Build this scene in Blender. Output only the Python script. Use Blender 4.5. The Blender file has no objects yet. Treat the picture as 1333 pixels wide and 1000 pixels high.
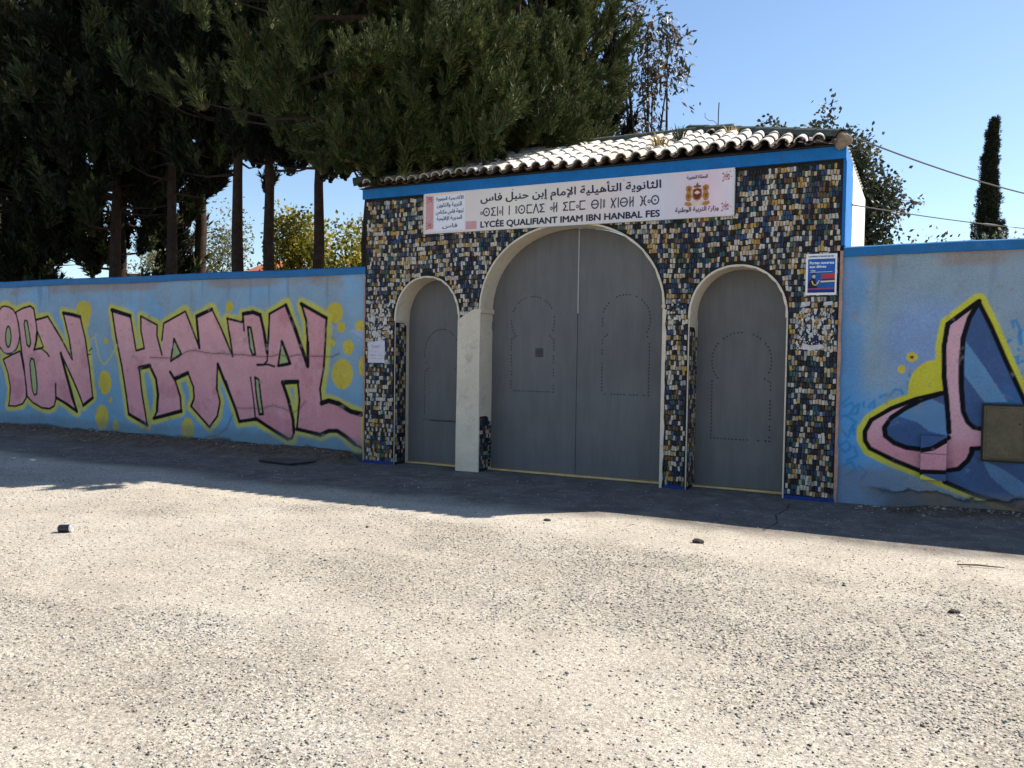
import bpy, bmesh, math, random
import numpy as np
from mathutils import Vector, Matrix

SC = bpy.context.scene
COL = SC.collection
rad = math.radians

# ------------------------------------------------------------------ camera, sky, sun
cam_d = bpy.data.cameras.new('camera')
cam = bpy.data.objects.new('camera', cam_d)
COL.objects.link(cam)
cam_d.sensor_width = 36.0
cam_d.lens = 1080 / 1333 * 36
cam_d.clip_start = 0.05
cam_d.clip_end = 3000
yaw, pitch, roll = rad(26.305), rad(-1.9066), rad(0.8718)
_f = Vector((-math.sin(yaw) * math.cos(pitch), math.cos(yaw) * math.cos(pitch), math.sin(pitch)))
_r = Vector((math.cos(yaw), math.sin(yaw), 0))
_u = _r.cross(_f)
_r2 = _r * math.cos(roll) + _u * math.sin(roll)
_u2 = -_r * math.sin(roll) + _u * math.cos(roll)
cam.matrix_world = Matrix((( _r2.x, _u2.x, -_f.x, 0.0), (_r2.y, _u2.y, -_f.y, -9.7), (_r2.z, _u2.z, -_f.z, 1.55), (0, 0, 0, 1)))
SC.camera = cam

SUN_TO = Vector((0.75, 0.665, 1.0)).normalized()      # towards the sun: behind the wall, to the right
elev = math.asin(SUN_TO.z)
azim = math.atan2(SUN_TO.x, SUN_TO.y)                # clockwise from +Y
world = bpy.data.worlds.new('World')
SC.world = world
world.use_nodes = True
wn = world.node_tree
wn.nodes.clear()
sky = wn.nodes.new('ShaderNodeTexSky')
sky.sky_type = 'NISHITA'
sky.sun_disc = False
sky.sun_elevation = elev
sky.sun_rotation = azim
sky.air_density = 1.0
sky.dust_density = 0.3
sky.ozone_density = 2.6
bg = wn.nodes.new('ShaderNodeBackground')
bg.inputs['Strength'].default_value = 0.092
wo = wn.nodes.new('ShaderNodeOutputWorld')
wn.links.new(sky.outputs[0], bg.inputs['Color'])
wn.links.new(bg.outputs[0], wo.inputs['Surface'])

sun_d = bpy.data.lights.new('sun', 'SUN')
sun_d.energy = 4.6
sun_d.angle = rad(0.5)
sun_d.color = (1.0, 0.93, 0.82)
sun = bpy.data.objects.new('sun', sun_d)
COL.objects.link(sun)
sun.rotation_euler = (-SUN_TO).to_track_quat('-Z', 'Y').to_euler()

SC.view_settings.view_transform = 'Standard'
SC.view_settings.look = 'None'
SC.view_settings.gamma = 1.0
SC.view_settings.use_curve_mapping = False
SC.view_settings.exposure = 1.0
SC.cycles.max_bounces = 6
SC.cycles.diffuse_bounces = 3
SC.cycles.transparent_max_bounces = 8

# ------------------------------------------------------------------ helpers
rng = np.random.default_rng(7)
random.seed(7)

def srgb(r, g, b, k=1.0):
    def f(c):
        c /= 255.0
        return (c / 12.92 if c <= 0.04045 else ((c + 0.055) / 1.055) ** 2.4) * k
    return (f(r), f(g), f(b), 1.0)

class NT:
    def __init__(s, name):
        s.m = bpy.data.materials.new(name)
        s.m.use_nodes = True
        s.t = s.m.node_tree
        s.b = s.t.nodes['Principled BSDF']
    def n(s, kind, **kw):
        nd = s.t.nodes.new(kind)
        for k, v in kw.items():
            setattr(nd, k, v)
        return nd
    def l(s, a, b):
        s.t.links.new(a, b)
    def noise(s, scale, detail=4.0, rough=0.6, vec=None, stretch=None):
        nd = s.n('ShaderNodeTexNoise')
        nd.inputs['Scale'].default_value = scale
        nd.inputs['Detail'].default_value = detail
        nd.inputs['Roughness'].default_value = rough
        g = s.n('ShaderNodeNewGeometry')
        src = g.outputs['Position'] if vec is None else vec
        if stretch:
            mp = s.n('ShaderNodeMapping')
            mp.inputs['Scale'].default_value = stretch
            s.l(src, mp.inputs['Vector'])
            src = mp.outputs[0]
        s.l(src, nd.inputs['Vector'])
        return nd.outputs['Fac']
    def ramp(s, fac, stops):
        r = s.n('ShaderNodeValToRGB')
        while len(r.color_ramp.elements) < len(stops):
            r.color_ramp.elements.new(0.5)
        for e, (p, c) in zip(r.color_ramp.elements, stops):
            e.position = p
            e.color = c if len(c) == 4 else (*c, 1)
        s.l(fac, r.inputs[0])
        return r.outputs[0]
    def mix(s, fac, a, b, mode='MIX'):
        m = s.n('ShaderNodeMix', data_type='RGBA', blend_type=mode)
        for sock, v in ((m.inputs[0], fac), (m.inputs[6], a), (m.inputs[7], b)):
            if hasattr(v, 'links'):
                s.l(v, sock)
            else:
                sock.default_value = v
        return m.outputs[2]
    def math(s, op, a, b=0.0, clamp=False):
        m = s.n('ShaderNodeMath', operation=op, use_clamp=clamp)
        for sock, v in ((m.inputs[0], a), (m.inputs[1], b)):
            if hasattr(v, 'links'):
                s.l(v, sock)
            else:
                sock.default_value = v
        return m.outputs[0]
    def bump(s, h, strength=0.3, dist=0.01):
        b = s.n('ShaderNodeBump')
        b.inputs['Strength'].default_value = strength
        b.inputs['Distance'].default_value = dist
        s.l(h, b.inputs['Height'])
        s.l(b.outputs[0], s.b.inputs['Normal'])
    def color(s, c):
        if hasattr(c, 'links'):
            s.l(c, s.b.inputs['Base Color'])
        else:
            s.b.inputs['Base Color'].default_value = c
    def rough(s, r, spec=None):
        if hasattr(r, 'links'):
            s.l(r, s.b.inputs['Roughness'])
        else:
            s.b.inputs['Roughness'].default_value = r
        if spec is not None:
            s.b.inputs['Specular IOR Level'].default_value = spec

def worn(name, col, var=0.25, scale=3.0, rough=0.85, spec=0.3, fine=60.0, bump=0.25, dirt=None):
    """paint, plaster or metal with uneven tone and fine grain"""
    t = NT(name)
    dark = tuple(c * (1 - var) for c in col[:3]) + (1,)
    lite = tuple(min(1, c * (1 + var * 0.6)) for c in col[:3]) + (1,)
    c = t.ramp(t.noise(scale, 6, 0.65), [(0.3, dark), (0.7, lite)])
    c = t.mix(t.ramp(t.noise(fine, 3, 0.6), [(0.35, (0.82, 0.82, 0.82, 1)), (0.65, (1.1, 1.1, 1.1, 1))]), c, c, 'MIX') if False else t.mix(1.0, c, t.ramp(t.noise(fine, 3, 0.6), [(0.35, (0.84, 0.84, 0.84, 1)), (0.65, (1.0, 1.0, 1.0, 1))]), 'MULTIPLY')
    if dirt:
        dn = t.ramp(t.noise(scale * 2.3, 7, 0.7), [(0.55, (0, 0, 0, 1)), (0.72, (1, 1, 1, 1))])
        c = t.mix(t.math('MULTIPLY', dn, 0.6), c, dirt)
    t.color(c)
    t.rough(rough, spec)
    if bump:
        t.bump(t.noise(fine, 4, 0.6), bump, 0.004)
    return t.m

def plain(name, col, rough=0.6, spec=0.4):
    t = NT(name)
    t.color(t.mix(1.0, col, t.ramp(t.noise(40, 3, 0.6), [(0.3, (0.85, 0.85, 0.85, 1)), (0.7, (1, 1, 1, 1))]), 'MULTIPLY'))
    t.rough(rough, spec)
    return t.m

class MB:
    def __init__(s):
        s.v = []; s.f = []; s.mi = []
    def add(s, verts, faces, mi=0):
        o = len(s.v)
        s.v += [tuple(p) for p in verts]
        s.f += [tuple(i + o for i in f) for f in faces]
        s.mi += [mi] * len(faces)
        return s
    def box(s, x0, x1, y0, y1, z0, z1, mi=0):
        return s.add([(x0,y0,z0),(x1,y0,z0),(x1,y1,z0),(x0,y1,z0),(x0,y0,z1),(x1,y0,z1),(x1,y1,z1),(x0,y1,z1)],
                     [(0,3,2,1),(4,5,6,7),(0,1,5,4),(1,2,6,5),(2,3,7,6),(3,0,4,7)], mi)
    def tube(s, pts, rads, n=8, mi=0, cap=True):
        pts = [Vector(p) for p in pts]
        rings = []
        for i, p in enumerate(pts):
            d = (pts[min(i + 1, len(pts) - 1)] - pts[max(i - 1, 0)]).normalized()
            a = d.cross(Vector((0.31, 0.95, 0.1)) if abs(d.y) < 0.9 else Vector((1, 0, 0))).normalized()
            b = d.cross(a)
            r = rads[i] if hasattr(rads, '__len__') else rads
            rings.append([p + (a * math.cos(2 * math.pi * k / n) + b * math.sin(2 * math.pi * k / n)) * r for k in range(n)])
        o = len(s.v)
        for r in rings:
            s.v += [tuple(q) for q in r]
        for i in range(len(rings) - 1):
            for k in range(n):
                s.f.append((o + i * n + k, o + i * n + (k + 1) % n, o + (i + 1) * n + (k + 1) % n, o + (i + 1) * n + k)); s.mi.append(mi)
        if cap:
            s.f.append(tuple(o + k for k in range(n))[::-1]); s.mi.append(mi)
            s.f.append(tuple(o + (len(rings) - 1) * n + k for k in range(n))); s.mi.append(mi)
        return s
    def prism_y(s, poly, y0, y1, mi=0):
        """polygon in x,z (ccw seen from -y) pushed from y0 (front) to y1"""
        n = len(poly); o = len(s.v)
        s.v += [(x, y0, z) for x, z in poly] + [(x, y1, z) for x, z in poly]
        s.f.append(tuple(o + i for i in range(n))); s.mi.append(mi)
        s.f.append(tuple(o + n + i for i in reversed(range(n)))); s.mi.append(mi)
        for i in range(n):
            j = (i + 1) % n
            s.f.append((o + j, o + i, o + n + i, o + n + j)); s.mi.append(mi)
        return s
    def mesh(s, name, mats, smooth=False):
        m = bpy.data.meshes.new(name)
        m.from_pydata(s.v, [], s.f)
        for mm in (mats if isinstance(mats, (list, tuple)) else [mats]):
            m.materials.append(mm)
        m.polygons.foreach_set('material_index', s.mi)
        if smooth:
            m.polygons.foreach_set('use_smooth', [True] * len(s.f))
        m.update()
        return m
    def build(s, name, mats, parent=None, smooth=False, **props):
        return link(name, s.mesh(name, mats, smooth), parent, **props)

def link(name, data, parent=None, **props):
    o = bpy.data.objects.new(name, data)
    COL.objects.link(o)
    if parent is not None:
        o.parent = parent
        o.matrix_parent_inverse = parent.matrix_basis.inverted()
    for k, v in props.items():
        o[k] = v
    return o

def thing(name, label, cat, loc=(0, 0, 0), group=None):
    o = bpy.data.objects.new(name, None)
    o.empty_display_size = 0.2
    COL.objects.link(o)
    o.location = loc
    o['label'] = label; o['category'] = cat
    if group:
        o['group'] = group
    return o

def npmesh(name, V, F, mats, smooth=False, mi=None, col=None):
    """triangles/quads from numpy arrays"""
    m = bpy.data.meshes.new(name)
    V = np.asarray(V, dtype=np.float32); F = np.asarray(F, dtype=np.int32)
    k = F.shape[1]
    m.vertices.add(len(V)); m.vertices.foreach_set('co', V.ravel())
    m.loops.add(F.size); m.loops.foreach_set('vertex_index', F.ravel())
    m.polygons.add(len(F))
    m.polygons.foreach_set('loop_start', np.arange(0, F.size, k, dtype=np.int32))
    for mm in (mats if isinstance(mats, (list, tuple)) else [mats]):
        m.materials.append(mm)
    if mi is not None:
        m.polygons.foreach_set('material_index', np.asarray(mi, dtype=np.int32))
    if smooth:
        m.polygons.foreach_set('use_smooth', np.ones(len(F), dtype=bool))
    m.update(calc_edges=True)
    if col is not None:
        a = m.color_attributes.new('paint', 'FLOAT_COLOR', 'POINT')
        a.data.foreach_set('color', np.asarray(col, dtype=np.float32).ravel())
    m.validate()
    return m

def vnoise(x, y, seed=0, octaves=4, f0=1.0):
    """smooth value noise in -1..1"""
    out = np.zeros_like(x, dtype=float); amp = 1.0; tot = 0
    for o in range(octaves):
        r = np.random.default_rng(seed * 31 + o)
        tab = r.random((256, 256)) * 2 - 1
        fx, fy = x * f0 * 2 ** o, y * f0 * 2 ** o
        ix, iy = np.floor(fx).astype(int), np.floor(fy).astype(int)
        tx, ty = fx - ix, fy - iy
        tx = tx * tx * (3 - 2 * tx); ty = ty * ty * (3 - 2 * ty)
        g = lambda a, b: tab[a % 256, b % 256]
        v = (g(ix, iy) * (1 - tx) + g(ix + 1, iy) * tx) * (1 - ty) + (g(ix, iy + 1) * (1 - tx) + g(ix + 1, iy + 1) * tx) * ty
        out += v * amp; tot += amp; amp *= 0.5
    return out / tot

def sstep(a, b, x):
    t = np.clip((x - a) / (b - a), 0, 1)
    return t * t * (3 - 2 * t)

# ------------------------------------------------------------------ ground
def ground_z(x, y):
    x = np.asarray(x, dtype=float); y = np.asarray(y, dtype=float)
    z = 0.012 * vnoise(x, y, 3, 3, 0.45) * sstep(-1.2, -3.0, y) + 0.006 * vnoise(x, y, 4, 3, 3.0)
    bank = sstep(-0.62 - 0.25 * vnoise(x, y * 0, 5, 3, 0.8), -0.12, y) * sstep(0.3, 0.1, y)
    left = sstep(-7.2, -7.45, x)
    right = sstep(-0.25, 0.25, x)
    hl = 0.15 + 0.02 * vnoise(x, y, 8, 3, 2.0)
    hr = 0.07 + 0.03 * vnoise(x, y, 9, 3, 2.5)
    return z + bank * (left * hl + right * hr)

def smooth_dirt(x, y):
    """0 = loose gravel, 1 = bare trodden dirt"""
    n = vnoise(x * 0.6 + y * 0.25, y * 1.3, 12, 4, 0.8)
    band = sstep(-3.4, -2.7, y + 0.2 * vnoise(x, y, 13, 3, 1.0))
    lf = sstep(-3.0, -6.5, x) * 0.3
    return np.clip(sstep(-0.12, 0.4, n + lf * 0.6) * 0.75 + band, 0, 1)

xs = np.concatenate([[-900, -400, -200, -100, -60, -40, -30], np.arange(-24, 3.0, 0.06), [3.2, 4, 6, 9, 14, 20, 30, 60, 120, 300, 900]])
ys = np.concatenate([[-300, -120, -50, -25, -16, -12], np.arange(-10, 0.32, 0.06), [0.5, 1, 2, 4, 8, 16, 30, 60, 120, 300, 900]])
X, Y = np.meshgrid(xs, ys, indexing='ij')
Z = ground_z(X, Y)
far = (np.abs(X) > 26) | (Y > 0.35) | (Y < -10.5) | (X > 3.1)
Z[far] *= 0.2
nx, ny = X.shape
idx = np.arange(nx * ny).reshape(nx, ny)
F = np.stack([idx[:-1, :-1], idx[1:, :-1], idx[1:, 1:], idx[:-1, 1:]], -1).reshape(-1, 4)
D = smooth_dirt(X, Y)
soil = (sstep(-0.75, -0.3, Y + 0.15 * vnoise(X, Y, 21, 3, 2.0)) * (X < -7.3) + sstep(-0.5, -0.2, Y + 0.12 * vnoise(X, Y, 22, 3, 3.0)) * (X > -0.3)) * (Y < 0.3)
shaded_apron = sstep(-2.45, -1.85, Y + 0.35 * vnoise(X, Y, 23, 4, 1.3)) * (Y < 0.32)  # paving strip along the walls, darkened to deepen their cast shadow
C = np.stack([D, shaded_apron, np.clip(soil, 0, 1), np.ones_like(D)], -1)

t = NT('dusty_ground')
at = t.n('ShaderNodeAttribute', attribute_name='paint')
sp = t.n('ShaderNodeSeparateColor'); t.l(at.outputs['Color'], sp.inputs[0])
base = t.ramp(t.noise(0.9, 6, 0.65), [(0.32, (0.345, 0.308, 0.252, 1)), (0.55, (0.395, 0.357, 0.297, 1)), (0.72, (0.43, 0.397, 0.342, 1))])
base = t.mix(1.0, base, t.ramp(t.noise(34, 5, 0.8), [(0.34, (0.62, 0.62, 0.63, 1)), (0.5, (1, 1, 1, 1)), (0.68, (1.3, 1.29, 1.27, 1))]), 'MULTIPLY')
base = t.mix(1.0, base, t.ramp(t.noise(150, 2, 0.6), [(0.36, (0.6, 0.6, 0.6, 1)), (0.5, (1, 1, 1, 1)), (0.64, (1.35, 1.35, 1.35, 1))]), 'MULTIPLY')
base = t.mix(1.0, base, t.ramp(t.noise(3.2, 6, 0.7), [(0.3, (0.88, 0.88, 0.89, 1)), (0.7, (1.1, 1.09, 1.07, 1))]), 'MULTIPLY')
vor = t.n('ShaderNodeTexVoronoi'); vor.inputs['Scale'].default_value = 55
g_ = t.n('ShaderNodeNewGeometry'); t.l(g_.outputs['Position'], vor.inputs['Vector'])
grit = t.ramp(vor.outputs['Distance'], [(0.0, (1.1, 1.1, 1.1, 1)), (0.4, (1.0, 1.0, 1.0, 1)), (0.75, (0.62, 0.62, 0.62, 1))])
spk = t.ramp(t.noise(90, 3, 0.7), [(0.30, (0.30, 0.30, 0.31, 1)), (0.42, (1.08, 1.08, 1.08, 1))])
gravelc = t.mix(1.0, t.mix(1.0, base, grit, 'MULTIPLY'), spk, 'MULTIPLY')
dirt = t.mix(1.0, base, t.ramp(t.noise(25, 5, 0.7), [(0.3, (0.92, 0.92, 0.92, 1)), (0.6, (1.12, 1.12, 1.12, 1))]), 'MULTIPLY')
dirt = t.mix(0.6, dirt, t.mix(1.0, dirt, spk, 'MULTIPLY'))
c = t.mix(sp.outputs[0], gravelc, dirt)
apron_shade = t.ramp(t.noise(2.2, 7, 0.7), [(0.3, (0.115, 0.10, 0.088, 1)), (0.5, (0.16, 0.142, 0.125, 1)), (0.72, (0.24, 0.215, 0.185, 1))])  # paving tone with part of the wall's shade painted in
apron_shade = t.mix(1.0, apron_shade, t.ramp(t.noise(70, 3, 0.7), [(0.35, (0.6, 0.6, 0.6, 1)), (0.6, (1.1, 1.1, 1.1, 1))]), 'MULTIPLY')
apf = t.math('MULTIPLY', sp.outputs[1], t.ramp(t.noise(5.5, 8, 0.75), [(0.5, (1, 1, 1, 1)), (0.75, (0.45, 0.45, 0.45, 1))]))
c = t.mix(apf, c, apron_shade)
soilc = t.ramp(t.noise(9, 6, 0.75), [(0.3, (0.05, 0.035, 0.026, 1)), (0.5, (0.11, 0.08, 0.06, 1)), (0.7, (0.2, 0.15, 0.11, 1))])
c = t.mix(sp.outputs[2], c, soilc)
t.color(c)
t.rough(0.95, 0.15)
t.bump(t.math('ADD', t.noise(28, 6, 0.75), t.math('MULTIPLY', vor.outputs['Distance'], -0.4)), 0.6, 0.012)
M_ground = t.m
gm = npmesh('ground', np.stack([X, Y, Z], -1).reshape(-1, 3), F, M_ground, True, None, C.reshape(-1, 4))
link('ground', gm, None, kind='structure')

# loose gravel: real stones, thicker where the ground is not trodden
N = 330000
gx = rng.uniform(-13, 2.6, N); gy = -0.15 - (rng.random(N) ** 0.72) * 8.2
keep = rng.random(N) < (0.04 + 0.08 * (gy < -2.3) + 0.88 * (1 - smooth_dirt(gx, gy)) ** 1.5 * (0.35 + 0.65 * sstep(-0.3, 0.4, vnoise(gx, gy, 31, 4, 1.6))))
# only where someone standing near the camera could see them
keep &= (gx > (gy + 9.7) * -1.75 - 1.0)
gx, gy = gx[keep], gy[keep]
n = len(gx)
size = 0.0026 + 0.0068 * rng.random(n) ** 2.6
big = rng.random(n) < 0.004
size[big] *= 1.7
base_o = np.array([(1, 0, 0), (0, 1, 0), (-1, 0, 0), (0, -1, 0), (0, 0, 1), (0, 0, -1)], dtype=float)
tri_o = np.array([(0, 1, 4), (1, 2, 4), (2, 3, 4), (3, 0, 4), (1, 0, 5), (2, 1, 5), (3, 2, 5), (0, 3, 5)])
P = base_o[None] * (1 + rng.uniform(-0.35, 0.35, (n, 6, 1)))
P = P + rng.uniform(-0.2, 0.2, (n, 6, 3))
P[:, :, 2] *= rng.uniform(0.4, 0.75, n)[:, None]
P[:, :, 0] *= rng.uniform(0.8, 1.5, n)[:, None]
a = rng.uniform(0, 6.28, n)[:, None]
px_, py_ = P[:, :, 0] * np.cos(a) - P[:, :, 1] * np.sin(a), P[:, :, 0] * np.sin(a) + P[:, :, 1] * np.cos(a)
V = np.stack([px_ * size[:, None] + gx[:, None], py_ * size[:, None] + gy[:, None], P[:, :, 2] * size[:, None] + (ground_z(gx, gy) + size * 0.25)[:, None]], -1)
Fs = (tri_o[None] + (np.arange(n) * 6)[:, None, None]).reshape(-1, 3)
tone = rng.random(n)
pal = np.array([(0.42, 0.39, 0.34), (0.34, 0.32, 0.285), (0.56, 0.54, 0.50), (0.20, 0.195, 0.19), (0.08, 0.077, 0.074), (0.28, 0.23, 0.185)])
pi_ = np.searchsorted(np.cumsum([0.30, 0.25, 0.13, 0.16, 0.10, 0.06]), tone)
cc = np.concatenate([pal[pi_] * rng.uniform(0.8, 1.15, (n, 1)), np.ones((n, 1))], 1)
t = NT('gravel_stone')
at = t.n('ShaderNodeAttribute', attribute_name='paint')
t.color(at.outputs['Color']); t.rough(0.9, 0.2)
M_gravel = t.m
link('gravel', npmesh('gravel', V.reshape(-1, 3), Fs, t.m, False, None, np.repeat(cc, 6, 0)), None, kind='stuff', label='loose pale and grey gravel scattered over the sunlit ground')
# crumbs of plaster and earth along the foot of both walls
n = 1500
cx_ = np.concatenate([rng.uniform(-15.8, -7.3, 900), rng.uniform(-0.6, 1.4, 600)])
cy_ = -0.02 - np.abs(rng.normal(size=n)) * 0.16
size = 0.004 + 0.022 * rng.random(n) ** 4
P = base_o[None] * (1 + rng.uniform(-0.35, 0.35, (n, 6, 1))) + rng.uniform(-0.25, 0.25, (n, 6, 3))
P[:, :, 2] *= 0.6
V = P * size[:, None, None] + np.stack([cx_, cy_, ground_z(cx_, cy_) + size * 0.25], -1)[:, None, :]
cc = np.array([(0.20, 0.15, 0.11), (0.12, 0.09, 0.07), (0.34, 0.31, 0.28), (0.25, 0.17, 0.12)])[rng.integers(0, 4, n)]
link('plaster_crumbs', npmesh('plaster_crumbs', V.reshape(-1, 3), (tri_o[None] + (np.arange(n) * 6)[:, None, None]).reshape(-1, 3), M_gravel, False, None, np.repeat(np.concatenate([cc, np.ones((n, 1))], 1), 6, 0)), None, kind='stuff', label='brown crumbs of plaster and earth along the foot of the painted walls')
print('stones', n)

# outlines of the painted lettering, metres on the wall (x along the wall, z up)
LF=[[(-15.514,2.331),(-15.421,2.347),(-15.307,2.331),(-15.171,2.278),(-15.081,2.178),(-15.015,2.035),(-14.98,1.837),(-15.009,1.667),(-15.086,1.539),(-15.223,1.471),(-15.337,1.45),(-15.452,1.477),(-15.543,1.548),(-15.65,1.634),(-15.704,1.836),(-15.692,2.067),(-15.607,2.254)],[(-15.476,1.348),(-15.246,1.431),(-14.974,1.511),(-14.93,1.384),(-14.865,1.13),(-14.808,0.905),(-14.801,0.651),(-14.914,0.533),(-15.117,0.482),(-15.322,0.483),(-15.289,0.605),(-15.273,0.835),(-15.34,1.091),(-15.408,1.234)],[(-15.094,2.229),(-14.879,2.303),(-14.679,2.337),(-14.579,2.285),(-14.545,2.145),(-14.494,1.922),(-14.521,1.698),(-14.566,1.544),(-14.357,1.56),(-14.206,1.478),(-14.057,1.369),(-13.974,1.15),(-13.968,0.653),(-14.019,0.527),(-14.147,0.474),(-14.363,0.485),(-14.625,0.573),(-14.779,0.68),(-14.822,0.905),(-14.864,1.244),(-14.929,1.469),(-14.972,1.781),(-15.037,2.064)],[(-14.519,2.084),(-14.181,2.142),(-13.844,1.784),(-13.514,1.378),(-13.595,1.757),(-13.759,2.207),(-13.511,2.178),(-13.298,2.136),(-13.166,1.759),(-13.067,1.277),(-12.981,0.716),(-13.23,0.572),(-13.352,0.784),(-13.597,1.158),(-13.825,1.482),(-13.639,1.048),(-13.394,0.457),(-13.682,0.581),(-13.955,0.681),(-14.016,1.204),(-14.185,1.478),(-14.442,1.866),(-14.52,1.95)],[(-12.482,2.252),(-12.023,2.146),(-11.886,1.549),(-11.692,1.591),(-11.769,1.887),(-11.77,2.13),(-11.387,1.981),(-11.387,1.807),(-11.273,1.489),(-11.273,1.728),(-11.236,2.007),(-10.74,2.2),(-10.595,1.939),(-10.415,1.603),(-10.451,1.784),(-10.488,2.107),(-10.154,2.232),(-9.962,1.938),(-9.704,1.484),(-9.756,1.736),(-9.826,2.077),(-9.499,2.016),(-9.492,2.147),(-9.292,2.176),(-9.138,2.131),(-9.068,1.885),(-8.988,1.55),(-8.958,2.142),(-8.637,2.279),(-8.455,1.91),(-8.208,1.358),(-8.212,1.71),(-8.246,2.035),(-8.345,2.292),(-7.868,2.07),(-7.881,1.761),(-7.908,1.339),(-7.974,1.026),(-7.941,0.803),(-7.81,0.858),(-7.624,0.815),(-7.41,0.714),(-7.224,0.685),(-7.219,0.199),(-7.33,0.241),(-7.497,0.353),(-7.651,0.426),(-7.806,0.418),(-7.961,0.34),(-8.184,0.383),(-8.41,0.411),(-8.365,0.85),(-8.399,1.127),(-8.694,1.106),(-8.577,0.842),(-8.476,0.54),(-8.458,0.363),(-8.506,0.263),(-8.588,0.241),(-8.704,0.298),(-8.973,0.413),(-9.212,0.518),(-9.56,0.462),(-9.703,0.774),(-9.847,1.088),(-9.855,1.049),(-10.028,1.364),(-10.044,0.967),(-9.974,0.765),(-10.025,0.532),(-10.198,0.344),(-10.609,0.663),(-10.537,0.796),(-10.556,0.978),(-10.682,1.209),(-10.974,1.084),(-10.845,0.811),(-10.826,0.575),(-11.461,0.426),(-11.385,0.551),(-11.359,0.82),(-11.405,1.086),(-11.557,1.311),(-11.808,1.252),(-11.75,0.915),(-11.614,0.298),(-12.063,0.48),(-12.242,1.312),(-12.382,1.805)]]
LH=[[(-15.243,1.774),(-15.25,1.7),(-15.268,1.637),(-15.295,1.594),(-15.327,1.579),(-15.358,1.594),(-15.385,1.636),(-15.402,1.699),(-15.408,1.774),(-15.401,1.848),(-15.382,1.911),(-15.355,1.954),(-15.324,1.968),(-15.292,1.953),(-15.266,1.911),(-15.249,1.848)],[(-14.836,2.077),(-14.769,2.063),(-14.713,1.866),(-14.67,1.669),(-14.706,1.59),(-14.772,1.626),(-14.815,1.809),(-14.859,2.007)],[(-14.663,1.382),(-14.584,1.361),(-14.525,1.138),(-14.491,0.886),(-14.501,0.732),(-14.571,0.71),(-14.623,0.798),(-14.666,1.022),(-14.699,1.275)],[(-14.485,1.88),(-14.399,1.754),(-14.305,1.588),(-14.443,1.564),(-14.583,1.535),(-14.513,1.642),(-14.477,1.782)],[(-10.994,1.756),(-10.829,1.508),(-11.068,1.386)],[(-9.394,1.942),(-9.332,1.932),(-9.236,1.521),(-9.294,1.515),(-9.35,1.624)],[(-9.244,1.169),(-9.165,1.132),(-9.076,0.603),(-9.151,0.599),(-9.215,0.923)],[(-8.715,1.732),(-8.548,1.39),(-8.779,1.353)]]
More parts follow.
